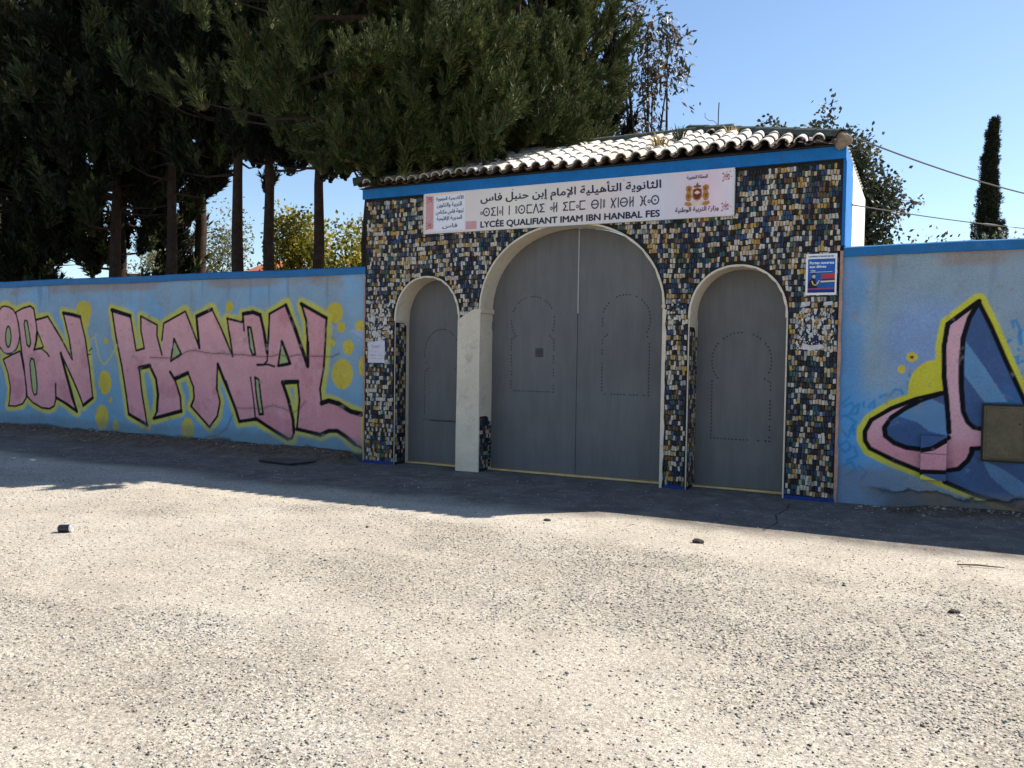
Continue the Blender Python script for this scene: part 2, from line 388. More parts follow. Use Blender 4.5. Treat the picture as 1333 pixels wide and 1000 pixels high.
LS=[(0.0276,[(-15.514,2.331),(-15.421,2.347),(-15.307,2.331),(-15.171,2.278),(-15.081,2.178),(-15.015,2.035),(-14.98,1.837),(-15.009,1.667),(-15.086,1.539),(-15.223,1.471),(-15.337,1.45),(-15.452,1.477),(-15.543,1.548),(-15.65,1.634),(-15.704,1.836),(-15.692,2.067),(-15.607,2.254),(-15.514,2.331)]),(0.0276,[(-15.476,1.348),(-15.246,1.431),(-14.974,1.511),(-14.93,1.384),(-14.865,1.13),(-14.808,0.905),(-14.801,0.651),(-14.914,0.533),(-15.117,0.482),(-15.322,0.483),(-15.289,0.605),(-15.273,0.835),(-15.34,1.091),(-15.408,1.234),(-15.476,1.348)]),(0.0276,[(-15.243,1.774),(-15.25,1.7),(-15.268,1.637),(-15.295,1.594),(-15.327,1.579),(-15.358,1.594),(-15.385,1.636),(-15.402,1.699),(-15.408,1.774),(-15.401,1.848),(-15.382,1.911),(-15.355,1.954),(-15.324,1.968),(-15.292,1.953),(-15.266,1.911),(-15.249,1.848),(-15.243,1.774)]),(0.0276,[(-14.836,2.077),(-14.769,2.063),(-14.713,1.866),(-14.67,1.669),(-14.706,1.59),(-14.772,1.626),(-14.815,1.809),(-14.859,2.007),(-14.836,2.077)]),(0.0276,[(-14.663,1.382),(-14.584,1.361),(-14.525,1.138),(-14.491,0.886),(-14.501,0.732),(-14.571,0.71),(-14.623,0.798),(-14.666,1.022),(-14.699,1.275),(-14.663,1.382)]),(0.0276,[(-14.485,1.88),(-14.399,1.754),(-14.305,1.588),(-14.443,1.564),(-14.583,1.535),(-14.513,1.642),(-14.477,1.782),(-14.485,1.88)]),(0.0299,[(-15.094,2.229),(-14.879,2.303),(-14.679,2.337),(-14.579,2.285),(-14.545,2.145),(-14.494,1.922),(-14.521,1.698),(-14.566,1.544)]),(0.0276,[(-14.566,1.544),(-14.357,1.56),(-14.206,1.478),(-14.151,1.423)]),(0.0299,[(-13.975,0.929),(-13.968,0.653),(-14.019,0.527),(-14.147,0.474),(-14.363,0.485),(-14.625,0.573),(-14.779,0.68),(-14.822,0.905),(-14.864,1.244),(-14.929,1.469),(-14.972,1.781),(-15.037,2.064),(-15.094,2.229)]),(0.0322,[(-14.519,2.084),(-14.181,2.142),(-13.844,1.784),(-13.514,1.378),(-13.595,1.757),(-13.759,2.207),(-13.511,2.178),(-13.298,2.136),(-13.166,1.759),(-13.067,1.277),(-12.981,0.716),(-13.23,0.572),(-13.352,0.784),(-13.597,1.158),(-13.825,1.482),(-13.639,1.048),(-13.394,0.457),(-13.682,0.581),(-13.955,0.681)]),(0.0529,[(-13.759,2.202),(-13.511,2.17),(-13.298,2.13)]),(0.0483,[(-13.394,0.457),(-13.537,0.723),(-13.825,1.482)]),(0.0483,[(-12.981,0.716),(-13.23,0.572)]),(0.046,[(-13.955,0.681),(-13.682,0.581),(-13.394,0.457)]),(0.0299,[(-12.482,2.252),(-12.023,2.146),(-11.886,1.549),(-11.692,1.591),(-11.769,1.887),(-11.77,2.13),(-11.387,1.981),(-11.387,1.807),(-11.273,1.489)]),(0.0299,[(-11.273,1.728),(-11.236,2.007),(-10.74,2.2),(-10.595,1.939),(-10.415,1.603),(-10.451,1.784),(-10.488,2.107),(-10.154,2.232),(-9.962,1.938),(-9.704,1.484),(-9.756,1.736),(-9.826,2.077)]),(0.0322,[(-9.826,2.077),(-9.499,2.016),(-9.492,2.147),(-9.292,2.176),(-9.138,2.131),(-9.068,1.885),(-8.988,1.55),(-8.958,2.142),(-8.637,2.279),(-8.455,1.91),(-8.208,1.358),(-8.212,1.71),(-8.246,2.035),(-8.345,2.292),(-7.868,2.07),(-7.881,1.761),(-7.908,1.339),(-7.974,1.026),(-7.941,0.803),(-7.81,0.858),(-7.624,0.815),(-7.41,0.714),(-7.224,0.685)]),(0.0322,[(-7.219,0.199),(-7.33,0.241),(-7.497,0.353),(-7.651,0.426),(-7.806,0.418),(-7.961,0.34),(-8.184,0.383),(-8.41,0.411),(-8.365,0.85),(-8.399,1.127),(-8.694,1.106),(-8.577,0.842),(-8.476,0.54),(-8.458,0.363),(-8.506,0.263),(-8.588,0.241),(-8.704,0.298),(-8.973,0.413),(-9.212,0.518),(-9.56,0.462),(-9.703,0.774),(-9.847,1.088),(-9.855,1.049),(-10.028,1.364),(-10.044,0.967),(-9.974,0.765),(-10.025,0.532),(-10.198,0.344),(-10.609,0.663),(-10.537,0.796),(-10.556,0.978),(-10.682,1.209),(-10.974,1.084),(-10.845,0.811),(-10.826,0.575),(-11.461,0.426),(-11.385,0.551),(-11.359,0.82),(-11.405,1.086),(-11.557,1.311),(-11.808,1.252),(-11.75,0.915),(-11.614,0.298),(-12.063,0.48),(-12.242,1.312),(-12.382,1.805),(-12.482,2.252)]),(0.0322,[(-10.994,1.756),(-10.829,1.508),(-11.068,1.386),(-10.994,1.756)]),(0.0299,[(-9.394,1.942),(-9.332,1.932),(-9.236,1.521),(-9.294,1.515),(-9.35,1.624),(-9.394,1.942)]),(0.0299,[(-9.244,1.169),(-9.165,1.132),(-9.076,0.603),(-9.151,0.599),(-9.215,0.923),(-9.244,1.169)]),(0.0299,[(-8.715,1.732),(-8.548,1.39),(-8.779,1.353),(-8.715,1.732)]),(0.0575,[(-12.482,2.24),(-12.023,2.135)]),(0.0633,[(-11.808,1.26),(-11.557,1.302)]),(0.0517,[(-11.461,0.426),(-10.826,0.575)]),(0.0483,[(-12.063,0.472),(-11.614,0.308)]),(0.0529,[(-10.488,2.115),(-10.154,2.225)]),(0.0414,[(-10.488,2.094),(-10.422,1.616)]),(0.0575,[(-10.974,1.097),(-10.682,1.201)]),(0.0414,[(-11.086,1.208),(-10.974,1.084)]),(0.046,[(-11.557,1.297),(-11.405,1.086),(-11.359,0.82),(-11.385,0.551)]),(0.0483,[(-10.021,1.352),(-9.855,1.049),(-9.649,0.676),(-9.56,0.467)]),(0.046,[(-9.56,0.467),(-9.212,0.523)]),(0.0483,[(-9.212,0.523),(-8.973,0.413),(-8.704,0.298),(-8.588,0.248)]),(0.0517,[(-9.492,2.147),(-9.292,2.171),(-9.144,2.126)]),(0.0483,[(-9.144,2.126),(-9.068,1.885),(-8.995,1.55)]),(0.0276,[(-8.988,1.55),(-8.997,1.421),(-9.064,1.363),(-9.201,1.36)]),(0.0276,[(-9.201,1.36),(-8.98,1.37),(-8.852,1.341)]),(0.0253,[(-9.337,1.167),(-9.266,0.816),(-9.23,0.504)]),(0.0529,[(-8.637,2.271),(-8.455,1.91),(-8.215,1.371)]),(0.046,[(-8.345,2.287),(-7.868,2.07)]),(0.0483,[(-8.212,1.71),(-8.208,1.358)]),(0.0633,[(-7.941,0.815),(-7.81,0.858),(-7.624,0.82),(-7.41,0.719),(-7.224,0.685)]),(0.0575,[(-8.694,1.101),(-8.399,1.122)]),(0.0506,[(-8.694,1.101),(-8.577,0.842),(-8.482,0.54),(-8.468,0.362)]),(0.0506,[(-8.41,0.406),(-8.184,0.378),(-7.961,0.345),(-7.806,0.413),(-7.651,0.421),(-7.497,0.348),(-7.33,0.245)]),(0.0253,[(-9.492,2.147),(-9.47,1.885)]),(0.0391,[(-8.779,1.353),(-8.548,1.39),(-8.699,1.707)]),(0.0184,[(-13.066,1.532),(-12.994,1.578)]),(0.0184,[(-13.099,1.464),(-13.019,1.479)])]
LD=[[(-13.205,2.229),(-12.997,2.227),(-13.206,2.046)],[(-13.165,2.027),(-13.053,2.027),(-13.166,1.92)],[(-12.664,0.993),(-12.501,0.997),(-12.664,0.78)],[(-12.74,0.384),(-12.571,0.391),(-12.74,0.165)],[(-12.393,0.241),(-12.316,0.245),(-12.393,0.122)],[(-12.524,0.693),(-12.474,0.695),(-12.524,0.64)],[(-12.632,1.708),(-12.573,1.709),(-12.632,1.655)],[(-9.776,2.261),(-9.691,2.26),(-9.775,2.172)],[(-10.68,0.279),(-10.535,0.287),(-10.679,0.082)],[(-7.715,2.15),(-7.562,2.149),(-7.713,1.998)],[(-7.599,1.939),(-7.523,1.939),(-7.598,1.858)],[(-7.466,1.648),(-7.369,1.649),(-7.464,1.538)],[(-7.75,1.708),(-7.701,1.708),(-7.75,1.653)],[(-7.259,1.957),(-7.176,1.957),(-7.258,1.878)],[(-7.568,1.255),(-7.377,1.259),(-7.565,1.034)],[(-7.214,1.377),(-7.155,1.378),(-7.212,1.232)]]
SW=[(-13.066,1.572),(-13.006,1.733),(-12.906,1.787),(-12.867,1.627),(-12.789,1.389),(-12.671,1.298),(-12.554,1.392),(-12.4,1.578)]
CR=[[(-11.557,1.437),(-11.254,1.436),(-10.92,1.441),(-10.738,1.535),(-10.522,1.581),(-10.309,1.532),(-10.029,1.525),(-9.704,1.521),(-9.707,1.515),(-9.496,1.513),(-9.253,1.495),(-8.981,1.486),(-8.747,1.527),(-8.582,1.491),(-8.419,1.526),(-8.194,1.504),(-7.91,1.508),(-7.754,1.503),(-7.632,1.554)],[(-10.331,-0.04),(-10.346,0.102),(-10.268,0.185),(-10.023,0.224),(-9.834,0.337),(-9.699,0.572)],[(-9.632,0.67),(-9.352,0.682),(-9.077,0.693),(-8.875,0.753),(-8.674,0.71),(-8.51,0.653),(-8.38,0.697),(-8.252,0.829)]]
SC_=[(-10.303,0.092),(-10.25,0.173),(-10.093,0.182),(-9.954,0.241),(-10.093,0.22),(-10.268,0.198)]
RU=[(0.493,2.193),(0.609,1.935),(0.754,1.58),(0.918,1.198),(1.051,0.897),(1.288,0.304),(1.347,0.021),(0.952,0.089),(0.524,0.206),(0.242,0.31),(0.01,0.397),(-0.242,0.484),(-0.486,0.6),(-0.55,0.712),(-0.553,0.812),(-0.48,0.932),(-0.288,1.072),(-0.041,1.179),(0.186,1.239),(0.232,1.221),(0.196,1.411),(0.186,1.73),(0.222,1.96)]
RP=[(0.447,2.124),(0.244,1.936),(0.218,1.73),(0.224,1.412),(0.252,1.174),(0.283,0.936),(0.276,0.816),(0.146,0.669),(-0.011,0.634),(-0.158,0.65),(-0.278,0.695),(-0.363,0.789),(-0.343,0.873),(-0.213,1.018),(-0.069,1.114),(0.074,1.192),(-0.113,1.136),(-0.302,1.031),(-0.494,0.89),(-0.536,0.763),(-0.503,0.649),(-0.243,0.501),(0.009,0.413),(0.267,0.424),(0.378,0.448),(0.451,0.565),(0.469,0.68),(0.565,0.691),(0.559,0.871),(0.434,0.912),(0.378,1.02),(0.352,1.336),(0.354,1.652),(0.385,1.889)]
RL=[[(0.388,1.779),(0.567,1.514),(0.78,1.162),(0.578,1.155),(0.384,1.432)],[(0.568,0.573),(0.788,0.463),(1.004,0.31),(1.009,0.141),(0.821,0.248),(0.655,0.391)],[(0.088,1.176),(0.219,1.109),(0.252,0.935),(0.249,0.791),(0.084,0.83),(-0.034,0.921),(-0.212,0.977),(-0.111,1.079)]]
RS=[(0.0422,[(0.493,2.183),(0.222,1.955),(0.194,1.73),(0.203,1.411),(0.234,1.173),(0.266,0.832)]),(0.0422,[(0.5,2.186),(0.416,2.014),(0.366,1.81),(0.356,1.573),(0.361,1.336),(0.388,1.052),(0.433,0.944),(0.49,0.891),(0.566,0.879)]),(0.0387,[(0.493,2.183),(0.609,1.935),(0.754,1.58),(0.918,1.198),(1.051,0.897),(1.288,0.304)]),(0.0422,[(0.187,1.235),(-0.041,1.171),(-0.288,1.056),(-0.48,0.924),(-0.54,0.796),(-0.535,0.697),(-0.487,0.617),(-0.243,0.501),(0.009,0.408)]),(0.0264,[(0.187,1.232),(0.074,1.18)]),(0.044,[(0.151,1.221),(0.017,1.165),(-0.155,1.061),(-0.285,0.958),(-0.349,0.848),(-0.336,0.758),(-0.248,0.689),(-0.129,0.647),(-0.012,0.638),(0.117,0.671),(0.263,0.776)]),(0.0405,[(0.009,0.421),(0.266,0.432),(0.364,0.455),(0.445,0.549),(0.477,0.63),(0.476,0.674),(0.565,0.683)]),(0.0405,[(0.242,0.307),(0.524,0.198),(0.952,0.089),(1.194,0.021)])]
RD=[[(0.129,1.266),(0.389,1.274),(0.138,0.953)],[(-0.104,1.606),(-0.049,1.607),(-0.103,1.555)],[(-0.2,1.478),(-0.161,1.479),(-0.199,1.434)]]
RT=[[(-0.777,1.086),(-0.732,1.138),(-0.709,1.164)],[(-0.76,1.053),(-0.684,1.106),(-0.652,1.057),(-0.696,0.972),(-0.773,0.952)],[(-0.637,1.058),(-0.607,1.093),(-0.619,0.992),(-0.665,0.973)],[(-0.561,1.111),(-0.557,1.061)],[(-0.514,1.063),(-0.455,1.132),(-0.453,1.057),(-0.514,1.055)],[(-0.403,1.166),(-0.352,1.201),(-0.306,1.186),(-0.264,1.253)],[(-0.249,1.262),(-0.205,1.255),(-0.174,1.207)],[(-0.128,1.42),(-0.113,1.396)],[(-0.133,1.338),(-0.124,1.258)],[(-0.727,0.954),(-0.632,0.891),(-0.691,0.788),(-0.6,0.826)],[(-0.769,0.801),(-0.705,0.72),(-0.662,0.857),(-0.644,0.757)],[(-0.781,0.632),(-0.72,0.686),(-0.671,0.622),(-0.732,0.551),(-0.764,0.582)],[(-0.64,0.624),(-0.607,0.525),(-0.714,0.468)],[(-0.744,0.415),(-0.667,0.454),(-0.618,0.374),(-0.71,0.317)],[(-0.588,0.41),(-0.51,0.349),(-0.569,0.277)],[(0.81,1.919),(0.795,1.981),(0.828,1.989),(0.863,1.904),(0.881,1.766)],[(0.877,1.889),(0.853,1.827),(0.875,1.751)],[(0.748,1.765),(0.787,1.796)],[(0.82,1.612),(0.859,1.627),(0.848,1.55),(0.9,1.582)],[(0.85,1.489),(0.89,1.459),(0.866,1.397)],[(0.856,1.704),(0.863,1.697)],[(0.916,1.889),(0.98,1.95),(1.009,1.843),(0.946,1.766)],[(0.937,1.659),(1.014,1.691),(1.005,1.553)],[(0.97,1.43),(1.047,1.462),(1.063,1.341)]]
# ------------------------------------------------------------------ painted boundary walls
def pip(px, pz, poly):
    x0, z0 = np.array(poly).T
    x1, z1 = np.roll(x0, -1), np.roll(z0, -1)
    ins = np.zeros(px.shape, dtype=bool)
    for a, b, c_, d in zip(x0, z0, x1, z1):
        if b == d:
            continue
        hit = ((b > pz) != (d > pz)) & (px < (c_ - a) * (pz - b) / (d - b) + a)
        ins ^= hit
    return ins

def dist(px, pz, pts, reach=9.0):
    """distance to a polyline; only nearby points are worked out"""
    P = np.array(pts)
    out = np.full(px.shape, 9.0)
    x0, z0 = P.min(0) - reach; x1, z1 = P.max(0) + reach
    m = (px > x0) & (px < x1) & (pz > z0) & (pz < z1)
    qx, qz = px[m], pz[m]
    d = np.full(qx.shape, 9.0)
    for (a, b), (c_, e) in zip(P[:-1], P[1:]):
        vx, vz = c_ - a, e - b
        L = vx * vx + vz * vz + 1e-9
        tt = np.clip(((qx - a) * vx + (qz - b) * vz) / L, 0, 1)
        d = np.minimum(d, np.hypot(qx - a - tt * vx, qz - b - tt * vz))
    out[m] = d
    return out

def lerp(c, mask, new):
    return c * (1 - mask[..., None]) + np.array(new)[:3] * mask[..., None]

def sp_(r, g, b, k=1.22):
    return np.minimum(np.array(srgb(r, g, b, k)[:3]), 0.85)

def grid(x0, x1, z0, z1, step):
    nx = int((x1 - x0) / step) + 1; nz = int((z1 - z0) / step) + 1
    return np.meshgrid(np.linspace(x0, x1, nx), np.linspace(z0, z1, nz), indexing='ij')

BLUE_PAINT = srgb(20, 105, 185)
t = NT('mural_paint')
at = t.n('ShaderNodeAttribute', attribute_name='paint')
c = t.mix(1.0, at.outputs['Color'], t.ramp(t.noise(1.7, 7, 0.7), [(0.3, (0.84, 0.84, 0.84, 1)), (0.65, (1.04, 1.04, 1.04, 1))]), 'MULTIPLY')
c = t.mix(1.0, c, t.ramp(t.noise(75, 3, 0.7), [(0.3, (0.78, 0.78, 0.78, 1)), (0.6, (1.05, 1.05, 1.05, 1))]), 'MULTIPLY')
t.color(c); t.rough(0.85, 0.2)
t.bump(t.noise(45, 5, 0.7), 0.35, 0.006)
M_mural = t.m
M_coping = worn('blue_coping_paint', srgb(16, 108, 168), 0.18, 4, 0.6, 0.4, 50, 0.2, dirt=(0.10, 0.16, 0.24, 1))
M_render = worn('grey_render', (0.36, 0.35, 0.33, 1), 0.25, 2)

def base_coat(X, Z, left):
    """weathered sky-blue limewash with patches, runs and rising damp"""
    n1 = vnoise(X, Z, 41, 5, 1.1); n2 = vnoise(X, Z, 42, 4, 5.0)
    runs = vnoise(X * 6, Z * 0.35, 43, 4, 1.5)
    c = np.zeros(X.shape + (3,)) + (sp_(132, 156, 172) if left else sp_(136, 154, 166))
    if left:
        c = lerp(c, sstep(1.5, 0.7, Z + 0.35 * n1) * 0.7, sp_(104, 150, 178))
        c = lerp(c, sstep(2.0, 2.7, Z + 0.2 * n1) * 0.45, sp_(140, 165, 190))
        c = lerp(c, sstep(0.05, 0.5, n1) * 0.4, sp_(110, 170, 215))
    else:
        c = lerp(c, sstep(-0.1, 0.5, n1) * 0.45, sp_(146, 164, 178))
        edge = sstep(-0.45, -0.72, X + 0.06 * n2) * 0.8
        c = lerp(c, edge, sp_(74, 140, 196))
        c = lerp(c, sstep(1.5, 0.9, Z + 0.2 * n1) * sstep(0.2, -0.2, X + 0.15 * n1) * 0.7, sp_(86, 150, 204))
        c = lerp(c, sstep(0.35, 0.0, np.hypot((X - 0.05), (Z - 1.75)) + 0.1 * n1 - 0.25) * 0.35, sp_(110, 145, 215))
    c = lerp(c, sstep(0.15, 0.6, runs) * 0.32 * sstep(0.6, 2.7, Z), sp_(150, 148, 140))
    c = lerp(c, sstep(0.3, 0.6, vnoise(X * 9, Z * 0.5, 46, 4, 1.5)) * 0.30 * sstep(1.4, 2.6, Z), sp_(84, 92, 100))
    c = lerp(c, sstep(0.25, 0.6, n2) * 0.16, sp_(160, 160, 155))
    return c, n1, n2, runs

def finish(c, X, Z, left, n1, n2, runs):
    top = sstep(2.52, 2.60, Z + 0.03 * runs + 0.02 * n2)
    c = lerp(c, top * 0.6 * sstep(-0.3, 0.3, vnoise(X, Z, 48, 3, 2.0)), sp_(150, 125, 105))
    f = vnoise(X, Z, 49, 4, 9.0)
    c = lerp(c, sstep(0.42, 0.62, f) * 0.45, sp_(140, 130, 125))
    if left:
        lo = 0.28 + 0.07 * n1 + 0.05 * n2
        c = lerp(c, sstep(0.13, -0.03, Z - lo) * 0.5, sp_(98, 108, 112))
        c = lerp(c, sstep(0.02, -0.05, Z - lo + 0.12) * 0.85, sp_(64, 58, 54))
    else:
        lo = 0.16 + 0.24 * sstep(0.2, -0.4, X) + 0.1 * n1 + 0.06 * n2
        c = lerp(c, sstep(0.12, -0.05, Z - lo) * 0.6, sp_(120, 118, 116))
        br = 0.15 + 0.07 * n1 + 0.06 * n2 + 0.05 * vnoise(X, Z, 81, 4, 9.0)
        m = sstep(0.012, -0.012, Z - br) * sstep(-0.6, -0.2, X + 0.15 * n2)
        c = lerp(c, m * 0.62, sp_(84, 70, 60))
        c = lerp(c, m * sstep(0.1, 0.4, n2) * 0.7, sp_(130, 100, 82))
        c = lerp(c, np.exp(-((Z - br - 0.012) / 0.012) ** 2) * sstep(-0.6, -0.2, X + 0.15 * n2) * 0.8, sp_(18, 14, 12))
    return c

YEL = sp_(196, 184, 74); PINKL = sp_(214, 156, 156); BLK = np.array((0.006, 0.006, 0.008))

def mural_left(X, Z):
    c, n1, n2, runs = base_coat(X, Z, True)
    fill = np.zeros(X.shape, dtype=bool)
    dmin = np.full(X.shape, 9.0)
    for P in LF:
        fill |= pip(X, Z, P)
        dmin = np.minimum(dmin, dist(X, Z, P + [P[0]], 0.35))
    hole = np.zeros(X.shape, dtype=bool)
    for P in LH:
        hole |= pip(X, Z, P)
    wob = 0.025 * n2 + 0.02 * n1
    for k, D_ in enumerate(LD):
        (cx, cz), (ax, _), (_, bz) = D_
        r = np.hypot((X - cx) / abs(ax - cx), (Z - cz) / abs(bz - cz))
        c = lerp(c, sstep(1.06, 0.94, r) * 0.93, sp_(196, 172, 48))
        c = lerp(c, np.exp(-((X - cx - 0.03 * np.sin(Z * 40)) / 0.015) ** 2) * sstep(1.4, 1.0, r) * (Z < cz) * 0.25, sp_(140, 110, 40))
    c = lerp(c, sstep(0.022, 0.010, dist(X, Z, SW, 0.3)) * 0.7, YEL)
    halo = sstep(0.125, 0.06, dmin + wob) * (~fill)
    c = lerp(c, halo * 0.92, YEL)
    fm = (fill & ~hole).astype(float)
    pk = np.zeros(X.shape + (3,)) + PINKL
    pk = lerp(pk, sstep(1.5, 0.8, Z + 0.3 * n1) * 0.5, sp_(204, 136, 146))
    pk = lerp(pk, sstep(-9.9, -8.2, X + 0.4 * n1) * 0.55, sp_(200, 134, 138))
    pk = lerp(pk, sstep(0.25, 0.5, vnoise(X, Z, 51, 4, 2.2)) * 0.35, sp_(170, 100, 110))
    pk = lerp(pk, sstep(0.2, 0.5, vnoise(X * 5, Z * 0.6, 52, 4, 2.2)) * 0.22, sp_(225, 165, 180))
    c = c * (1 - fm[..., None]) + pk * fm[..., None]
    hm = (hole & fill).astype(float)
    c = lerp(c, hm * 0.8, sp_(166, 170, 92))
    for w, P in LS:
        d = dist(X, Z, P, 0.2) - 0.004 * n2
        c = lerp(c, sstep(w * 0.62 + 0.007, w * 0.62 - 0.007, d), BLK)
    for k, P in enumerate(CR):
        d = dist(X, Z + 0.012 * vnoise(X, Z, 55, 3, 9.0), P, 0.2)
        c = lerp(c, sstep(0.012, 0.002, d) * (0.75 if k == 0 else 0.55), sp_(86, 44, 40))
        c = lerp(c, sstep(0.06, 0.0, d) * 0.18, sp_(90, 60, 60))
    c = lerp(c, pip(X + 0.02 * n2, Z, SC_).astype(float) * 0.85, sp_(150, 96, 78))
    c = lerp(c, sstep(0.35, 0.55, vnoise(X * 1.2, Z * 2, 56, 4, 4.0)) * sstep(0.6, 0.1, np.abs(Z - 1.62)) * 0.25, sp_(215, 190, 195))
    return finish(c, X, Z, True, n1, n2, runs)

def mural_right(X, Z):
    c, n1, n2, runs = base_coat(X, Z, False)
    for P in RT:
        d = dist(X, Z + 0.008 * n2, P, 0.2)
        c = lerp(c, sstep(0.020, 0.008, d) * 0.75, sp_(48, 128, 182))
    for k, D_ in enumerate(RD):
        (cx, cz), (ax, _), (_, bz) = D_
        r = np.hypot((X - cx) / abs(ax - cx), (Z - cz) / abs(bz - cz))
        c = lerp(c, sstep(1.04, 0.97, r) * 0.97, sp_(202, 190, 50) if k == 0 else sp_(205, 180, 60))
        if k == 1:
            c = lerp(c, sstep(0.42, 0.25, r), sp_(90, 60, 20))
    inside = pip(X, Z, RU)
    dU = dist(X, Z, RU + [RU[0]], 0.3)
    wob = 0.02 * n1
    c = lerp(c, sstep(0.078, 0.062, dU + 0.4 * wob) * (~inside) * 0.95, sp_(200, 190, 52))
    fm = inside.astype(float)
    body = np.zeros(X.shape + (3,)) + sp_(66, 88, 128)
    body = lerp(body, sstep(-0.2, 0.4, vnoise(X, Z, 61, 4, 1.6)) * 0.7, sp_(84, 84, 124))
    body = lerp(body, sstep(-0.1, 0.4, vnoise(X, Z, 62, 4, 2.6)) * 0.5, sp_(60, 110, 160))
    for P in RL:
        body = lerp(body, pip(X, Z, P).astype(float) * 0.75, sp_(104, 146, 180))
    body = lerp(body, sstep(0.7, 0.3, Z) * 0.35, sp_(80, 86, 108))
    c = c * (1 - fm[..., None]) + body * fm[..., None]
    pm = pip(X, Z, RP).astype(float)
    pk = np.zeros(X.shape + (3,)) + sp_(208, 160, 168)
    pk = lerp(pk, sstep(0.95, 0.6, Z + 0.15 * n1) * 0.6, sp_(204, 126, 134))
    pk = lerp(pk, sstep(0.15, 0.5, vnoise(X, Z, 63, 4, 7.0)) * sstep(1.1, 0.6, Z) * 0.4, sp_(160, 84, 92))
    c = c * (1 - pm[..., None]) + pk * pm[..., None]
    for w, P in RS:
        d = dist(X, Z, P, 0.2) - 0.003 * n2
        c = lerp(c, sstep(w * 0.58 + 0.005, w * 0.58 - 0.005, d), BLK)
    return finish(c, X, Z, False, n1, n2, runs)

def wall_front(x0, x1, step, painter, y=0.0, zt=2.70):
    X, Z = grid(x0, x1, -0.05, zt, step)
    c = painter(X, Z)
    nx, nz = X.shape
    idx = np.arange(nx * nz).reshape(nx, nz)
    F = np.stack([idx[:-1, :-1], idx[1:, :-1], idx[1:, 1:], idx[:-1, 1:]], -1).reshape(-1, 4)
    yy = y + 0.010 * vnoise(X, Z, 71, 4, 1.2) + 0.003 * vnoise(X, Z, 72, 3, 9.0)
    if painter is mural_right:                     # plaster broken away at the foot
        n1 = vnoise(X, Z, 41, 5, 1.1); n2 = vnoise(X, Z, 42, 4, 5.0)
        br = 0.15 + 0.07 * n1 + 0.06 * n2 + 0.05 * vnoise(X, Z, 81, 4, 9.0)
        yy = yy + 0.010 * sstep(0.006, -0.006, Z - br) * sstep(-0.6, -0.2, X + 0.15 * n2)
    V = np.stack([X, yy, Z], -1).reshape(-1, 3)
    return npmesh('painted_face', V, F, M_mural, True, None, np.concatenate([c.reshape(-1, 3), np.ones((nx * nz, 1))], 1))

WY = 0.03
bwl = thing('boundary_wall', 'long blue wall left of the gate covered in big pink black-edged graffiti letters', 'wall', (-12, 0.15, 0), 'painted school boundary walls')
link('painted_face', wall_front(-16.4, -7.15, 0.0135, mural_left, WY), bwl)
MB().box(-34, -16.4, WY, 0.3, -0.05, 2.70).box(-16.4, -7.15, WY + 0.06, 0.3, -0.05, 2.70).build('wall_core', worn('blue_limewash', srgb(112, 152, 176, 1.2), 0.22, 1.5), bwl)
def coping(x0, x1, parent):
    n = int((x1 - x0) / 0.15)
    rows = []
    for i in range(n + 1):
        x = x0 + (x1 - x0) * i / n
        j = 0.006 * math.sin(x * 1.7) + random.uniform(-0.003, 0.003)
        rows.append([(x, WY - 0.035, 2.695 + j), (x, WY - 0.035, 2.79 + j), (x, WY + 0.0, 2.805 + j), (x, 0.3, 2.805 + j), (x, 0.33, 2.79 + j), (x, 0.33, 2.695 + j)])
    m = MB(); m.v = [p for r in rows for p in r]
    for i in range(n):
        for k in range(6):
            m.f.append((i * 6 + k, i * 6 + (k + 1) % 6, (i + 1) * 6 + (k + 1) % 6, (i + 1) * 6 + k)); m.mi.append(0)
    m.f.append(tuple(range(6))[::-1]); m.mi.append(0)
    m.f.append(tuple(n * 6 + k for k in range(6))); m.mi.append(0)
    bm = bmesh.new(); me = m.mesh('coping', M_coping); bm.from_mesh(me); bmesh.ops.recalc_face_normals(bm, faces=bm.faces); bm.to_mesh(me); bm.free()
    return link('coping', me, parent)
coping(-34, -7.15, bwl)
bwr = thing('boundary_wall', 'blue wall right of the gate painted with a large pink and yellow curved letter', 'wall', (1.5, 0.15, 0), 'painted school boundary walls')
link('painted_face', wall_front(-0.815, 2.4, 0.0095, mural_right, WY), bwr)
MB().box(2.4, 12, WY, 0.3, -0.05, 2.70).box(-0.815, 2.4, WY + 0.08, 0.3, -0.05, 2.70).build('wall_core', bpy.data.materials['blue_limewash'], bwr)
coping(-0.80, 12, bwr)

# meter boxes let into the right-hand wall
bx = thing('meter_box', 'small flush box on the right wall painted over with the pink letter', 'box', (0.13, -0.01, 0.3))
def painted_patch(x0, x1, z0, z1, y, step=0.0075):
    X, Z = grid(x0, x1, z0, z1, step)
    c = mural_right(X, Z + 0.012)
    c = c * 1.06
    nx, nz = X.shape
    idx = np.arange(nx * nz).reshape(nx, nz)
    F = np.stack([idx[:-1, :-1], idx[1:, :-1], idx[1:, 1:], idx[:-1, 1:]], -1).reshape(-1, 4)
    return npmesh('painted_lid', np.stack([X, X * 0 + y, Z], -1).reshape(-1, 3), F, M_mural, False, None, np.concatenate([np.minimum(c, 0.85).reshape(-1, 3), np.ones((nx * nz, 1))], 1))
M_boxside = worn('box_side_paint', srgb(70, 95, 125), 0.2, 4)
MB().box(0.005, 0.25, -0.032, 0.1, 0.325, 0.79).build('box_body', M_boxside, bx)
link('painted_lid', painted_patch(0.007, 0.248, 0.327, 0.788, -0.0345), bx)
MB().box(0.012, 0.243, -0.0385, -0.035, 0.60, 0.606).build('lid_seam', M_boxside, bx)
M_cab = worn('brown_cabinet', srgb(104, 92, 68), 0.3, 5, 0.55, 0.4, 40, 0.2, dirt=(0.16, 0.08, 0.05, 1))
